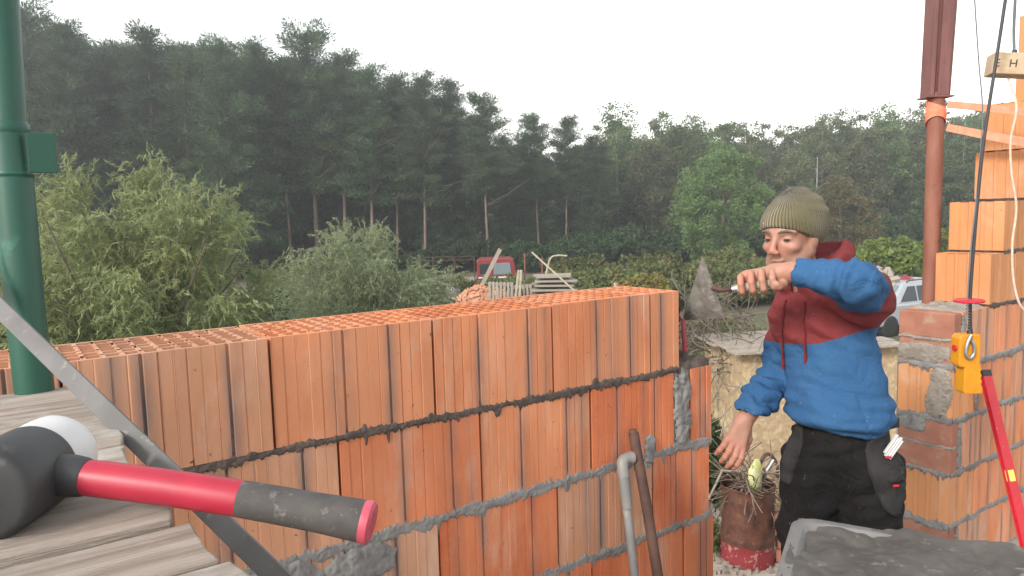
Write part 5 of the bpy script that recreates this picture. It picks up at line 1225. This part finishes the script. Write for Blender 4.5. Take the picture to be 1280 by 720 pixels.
# pallets
def pallet(loc, Rm, lab, m='wood_old', grp=None, wd=1.2, hg=1.0):
    o = empty('pallet', loc, lab, 'pallet', grp); L = Vector(loc)
    for k in range(7): b = MB(); b.box(L + Rm @ Vector((-wd / 2 + wd * (k + .5) / 7, -.06, hg / 2)), (wd / 7 - .045, .022, hg), Rm); b.build('slat', m, o)
    for k in range(3): b = MB(); b.box(L + Rm @ Vector((0, 0, .07 + k * (hg - .14) / 2)), (wd, .09, .10), Rm); b.build('bearer', m, o)
    for k in range(3): b = MB(); b.box(L + Rm @ Vector((-wd / 2 + .1 + k * (wd - .2) / 2, .06, hg / 2)), (.1, .022, hg), Rm); b.build('slat', m, o)
    return o
base = Matrix.Rotation(math.atan2(E1[1], E1[0]), 3, 'Z')
pallet(site(-.40, 22.6, GZ + .42), base @ Matrix.Rotation(-.12, 3, 'X') @ Matrix.Rotation(.05, 3, 'Y'), 'pale upright pallet with slats left of the timber pile', 'wood_old', None, .80, 1.15)
pallet(site(.30, 23.0, GZ + .38), base @ Matrix.Rotation(-.15, 3, 'X') @ Matrix.Rotation(-.06, 3, 'Y'), 'grey upright pallet between the pale pallet and the timber pile', 'wood_old', None, .80, 1.05)
for k in range(2):
    b = MB(); q = Vector(site(.10 + .12 * k, 22.4, GZ + .4)); b.box(q + Vector((0, 0, .75)), (.07, .03, 1.6), base @ Matrix.Rotation(.14 - .05 * k, 3, 'Y')); setp(b.build('loose_lath', 'wood_pale'), ('left' if k == 0 else 'right') + ' of two pale laths leaning on the upright pallets', 'lath', 'laths on the pallets')
tp = empty('timber_pile', site(1.45, 22.8), 'weathered pile of sawn boards sloping away right of the pallets', 'timber pile')
for k in range(11):
    for j in range(3):
        b = MB(); wd = 1.75 - .06 * k; b.box(Vector(site(1.32 + .04 * math.sin(k * 2.3), 22.6 + .32 * j, GZ + .30 + .14 * k)), (wd + .1 * math.sin(3 * k + j), .28, .06), base @ Matrix.Rotation(.02 * math.sin(k), 3, 'Y')); b.build('board', 'wood_old', tp)
b = MB(); b.tube([site(.62, 22.0, GZ + 2.5), site(2.15, 21.5, GZ + 1.05)], .028, 8); setp(b.build('leaning_pole', 'wood_pale', None, True), 'long pale pole slanting down to the right above the wall top', 'pole')
b = MB(); b.tube(spline([site(1.0, 23.4, GZ + 1.3), site(1.22, 23.4, GZ + 2.15), site(1.45, 23.4, GZ + 2.3), site(1.78, 23.4, GZ + 2.28)], 4), .03, 6); setp(b.build('bent_branch', 'wood_pale', None, True), 'bent pale branch behind the leaning pole', 'branch')
b = MB(); b.box(Vector(site(-.98, 26.0, GZ + 1.35)), (.14, .05, 2.5), base @ Matrix.Rotation(.5, 3, 'Y')); setp(b.build('leaning_board', 'wood_old'), 'grey board leaning left of the red truck cab', 'board')
b = MB(); b.bb((0, 0, 0), (.08, .08, 1.55)); o = b.build('wooden_stake', 'wood_pale'); o.location = site(3.05, 21.5); setp(o, 'short pale stake just above the wall top left of the yellow bush', 'stake')
# red truck
tk = empty('red_truck', site(-.62, 31), 'small red truck with an open flatbed frame at the forest edge', 'truck')
tr = lambda a, d, z: Vector(site(-.62 + a, 31 + d, GZ + z))
def pr_(nm, m, poly, d0, d1, par=tk, bev=.03):
    b = MB(); k = len(poly); b.add([tr(a, d0, z) for a, z in poly] + [tr(a, d1, z) for a, z in poly], [tuple(range(k)), tuple(range(2 * k - 1, k - 1, -1))] + [(i, (i + 1) % k, k + (i + 1) % k, k + i) for i in range(k)]); return b.build(nm, m, par, bev=bev)
cabin = pr_('cab', 'red_truck', [(-.85, .45), (.80, .45), (.84, 1.05), (.72, 1.74), (.55, 1.82), (-.75, 1.82), (-.85, 1.76)], -.1, 1.6)
pr_('side_window', 'glass_pale', [(-.15, 1.15), (.62, 1.15), (.55, 1.64), (-.12, 1.64)], -.125, -.09, bev=.01); pr_('side_window', 'glass_dark', [(-.72, 1.18), (-.32, 1.18), (-.32, 1.62), (-.72, 1.62)], -.125, -.09, bev=.01)
pr_('bumper', 'glass_dark', [(.80, .4), (.98, .4), (.98, .62), (.80, .62)], -.1, 1.6); pr_('trim_strip', 'bag_white', [(-.80, 1.00), (.78, 1.00), (.78, 1.06), (-.80, 1.06)], -.13, -.09, bev=.005)
for a in (.25, -2.4):
    b = MB(); c = tr(a, -.05, .42); b.lathe([(0, 0), (.2, .0), (.40, .02), (.42, .06), (.42, .2), (0, .22)], c, 24, tuple(E2)); b.build('wheel', 'tyre', tk, True)
pr_('flatbed', 'wood_old', [(-3.6, .8), (-.9, .8), (-.9, .95), (-3.6, .95)], 0, 1.5)
for a in (-3.6, -2.7, -1.8, -.95):
    b = MB(); b.tube([tr(a, 0, .95), tr(a, 0, 1.95)], .02, 6); b.build('stanchion', 'rust_dark', tk, True)
for z in (1.95, 1.8): b = MB(); b.tube([tr(-3.6, 0, z), tr(-.9, 0, z)], .016, 6); b.build('rail', 'rust_dark', tk, True)
for a in (1.15, 1.9, 2.2): b = MB(); b.tube([tr(a, .4, .2), tr(a + .05, .4, 2.0 - .2 * (a > 1.5))], .035, 6); setp(b.build('iron_stake', 'rust_pipe', None, True), {1.15: 'iron stake nearest the red truck cab on its right', 1.9: 'middle iron stake right of the red truck', 2.2: 'iron stake furthest right of the red truck'}[a], 'stake', 'stakes by the truck')
# silver car
car = empty('silver_car', site(11.2, 20.8), 'silver car with roof rails half hidden between the man and the brick pier', 'car')
cdx = Vector((E1 * .90 + E2 * .44).tolist()).normalized(); cdy = Vector((-cdx.y, cdx.x, 0)); c00 = Vector(site(9.75, 19.6, GZ))
def CR_(a, c, z): return c00 + cdx * a * .86 + cdy * c * .9 + Vector((0, 0, z * .84))
def cpr(nm, m, poly, d0, d1, bev=.03, ins=0):
    b = MB(); k = len(poly); b.add([CR_(a, d0 + (ins * max(0, z - .95) if ins else 0), z) for a, z in poly] + [CR_(a, d1 - (ins * max(0, z - .95) if ins else 0), z) for a, z in poly], [tuple(range(k)), tuple(range(2 * k - 1, k - 1, -1))] + [(i, (i + 1) % k, k + (i + 1) % k, k + i) for i in range(k)]); return b.build(nm, m, car, bev=bev)
cpr('body', 'car_silver', [(0, .35), (4.3, .35), (4.35, .9), (4.25, 1.05), (.98, 1.05), (.08, .88), (-.03, .6)], 0, 1.75, .06)
cpr('cabin', 'car_silver', [(.88, 1.03), (4.22, 1.03), (4.05, 1.62), (3.8, 1.70), (1.75, 1.70), (1.6, 1.66)], .03, 1.72, .03, .22)
for a0, a1, t0, t1 in ((1.32, 2.15, 1.78, 2.15), (2.22, 3.1, 2.22, 3.08), (3.17, 3.95, 3.15, 3.85)):
    for c_ in (0, 1):
        b = MB(); q = lambda a, z: CR_(a, (.022 + .22 * (z - .95)) if c_ == 0 else 1.728 - .22 * (z - .95), z); b.add([q(a0, 1.09), q(a1, 1.09), q(t1, 1.58), q(t0, 1.58)], [(0, 1, 2, 3)]); b.build('side_window', 'glass_dark', car)
b = MB(); b.add([CR_(1.00, .20, 1.08), CR_(1.00, 1.55, 1.08), CR_(1.575, 1.48, 1.61), CR_(1.575, .27, 1.61)], [(0, 1, 2, 3)])
for i in range(4): b.v[i] = tuple(Vector(b.v[i]) - cdx * .045 + Vector((0, 0, .02)))
b.build('windscreen', 'glass_pale', car)
for c_ in (.18, 1.57): b = MB(); b.tube(spline([CR_(1.8, c_ + (.02 if c_ < 1 else -.02), 1.70), CR_(1.95, c_, 1.77), CR_(3.5, c_, 1.77), CR_(3.7, c_, 1.70)], 4), .018, 6); b.build('roof_rail', 'glass_dark', car, True)
for a in (.8, 3.45):
    for c_ in (-.02, 1.57): b = MB(); b.lathe([(0, 0), (.2, 0), (.30, .01), (.33, .04), (.33, .17), (.28, .2), (0, .2)], CR_(a, c_, .33), 24, tuple(cdy)); b.build('wheel', 'tyre', car, True)
for c_ in (.1, 1.35): b = MB(); b.box(CR_(.0, c_ + .15, .72), (.1, .3, .14), Matrix((cdx, cdy, Vector((0, 0, 1)))).transposed()); b.build('headlight', 'glass_pale', car, bev=.02)
b = MB(); b.box(CR_(-.035, .87, .5), (.02, .5, .11), Matrix((cdx, cdy, Vector((0, 0, 1)))).transposed()); b.build('number_plate', 'bag_white', car)
heap('scrap_heap', 'grey heap of scrap behind the silver car', 'wood_old', 10.6, 21, 1.6, 1.0, 1.75, 220, 5, (.35, .2, .16))
heap('rusty_heap', 'reddish scrap heap behind the silver car', 'red_truck', 11.6, 21.5, .7, .6, 1.5, 50, 6, (.3, .2, .2))
# ------------------------------------------------------------------ haze
b = MB(); b.bb((-130, -90, GZ - 1), (190, 190, 22)); hzo = b.build('haze', None); setp(hzo, 'thin pale haze in the air before the forest', 'haze', kind='stuff')
m = bpy.data.materials.new('haze'); m.use_nodes = True; n = m.node_tree.nodes; l = m.node_tree.links; n.clear()
pv = n.new('ShaderNodeVolumePrincipled'); pv.inputs['Density'].default_value = .003; pv.inputs['Color'].default_value = (.94, .97, 1, 1); pv.inputs['Anisotropy'].default_value = .55
mo = n.new('ShaderNodeOutputMaterial'); l.new(pv.outputs[0], mo.inputs['Volume']); hzo.data.materials.append(m)
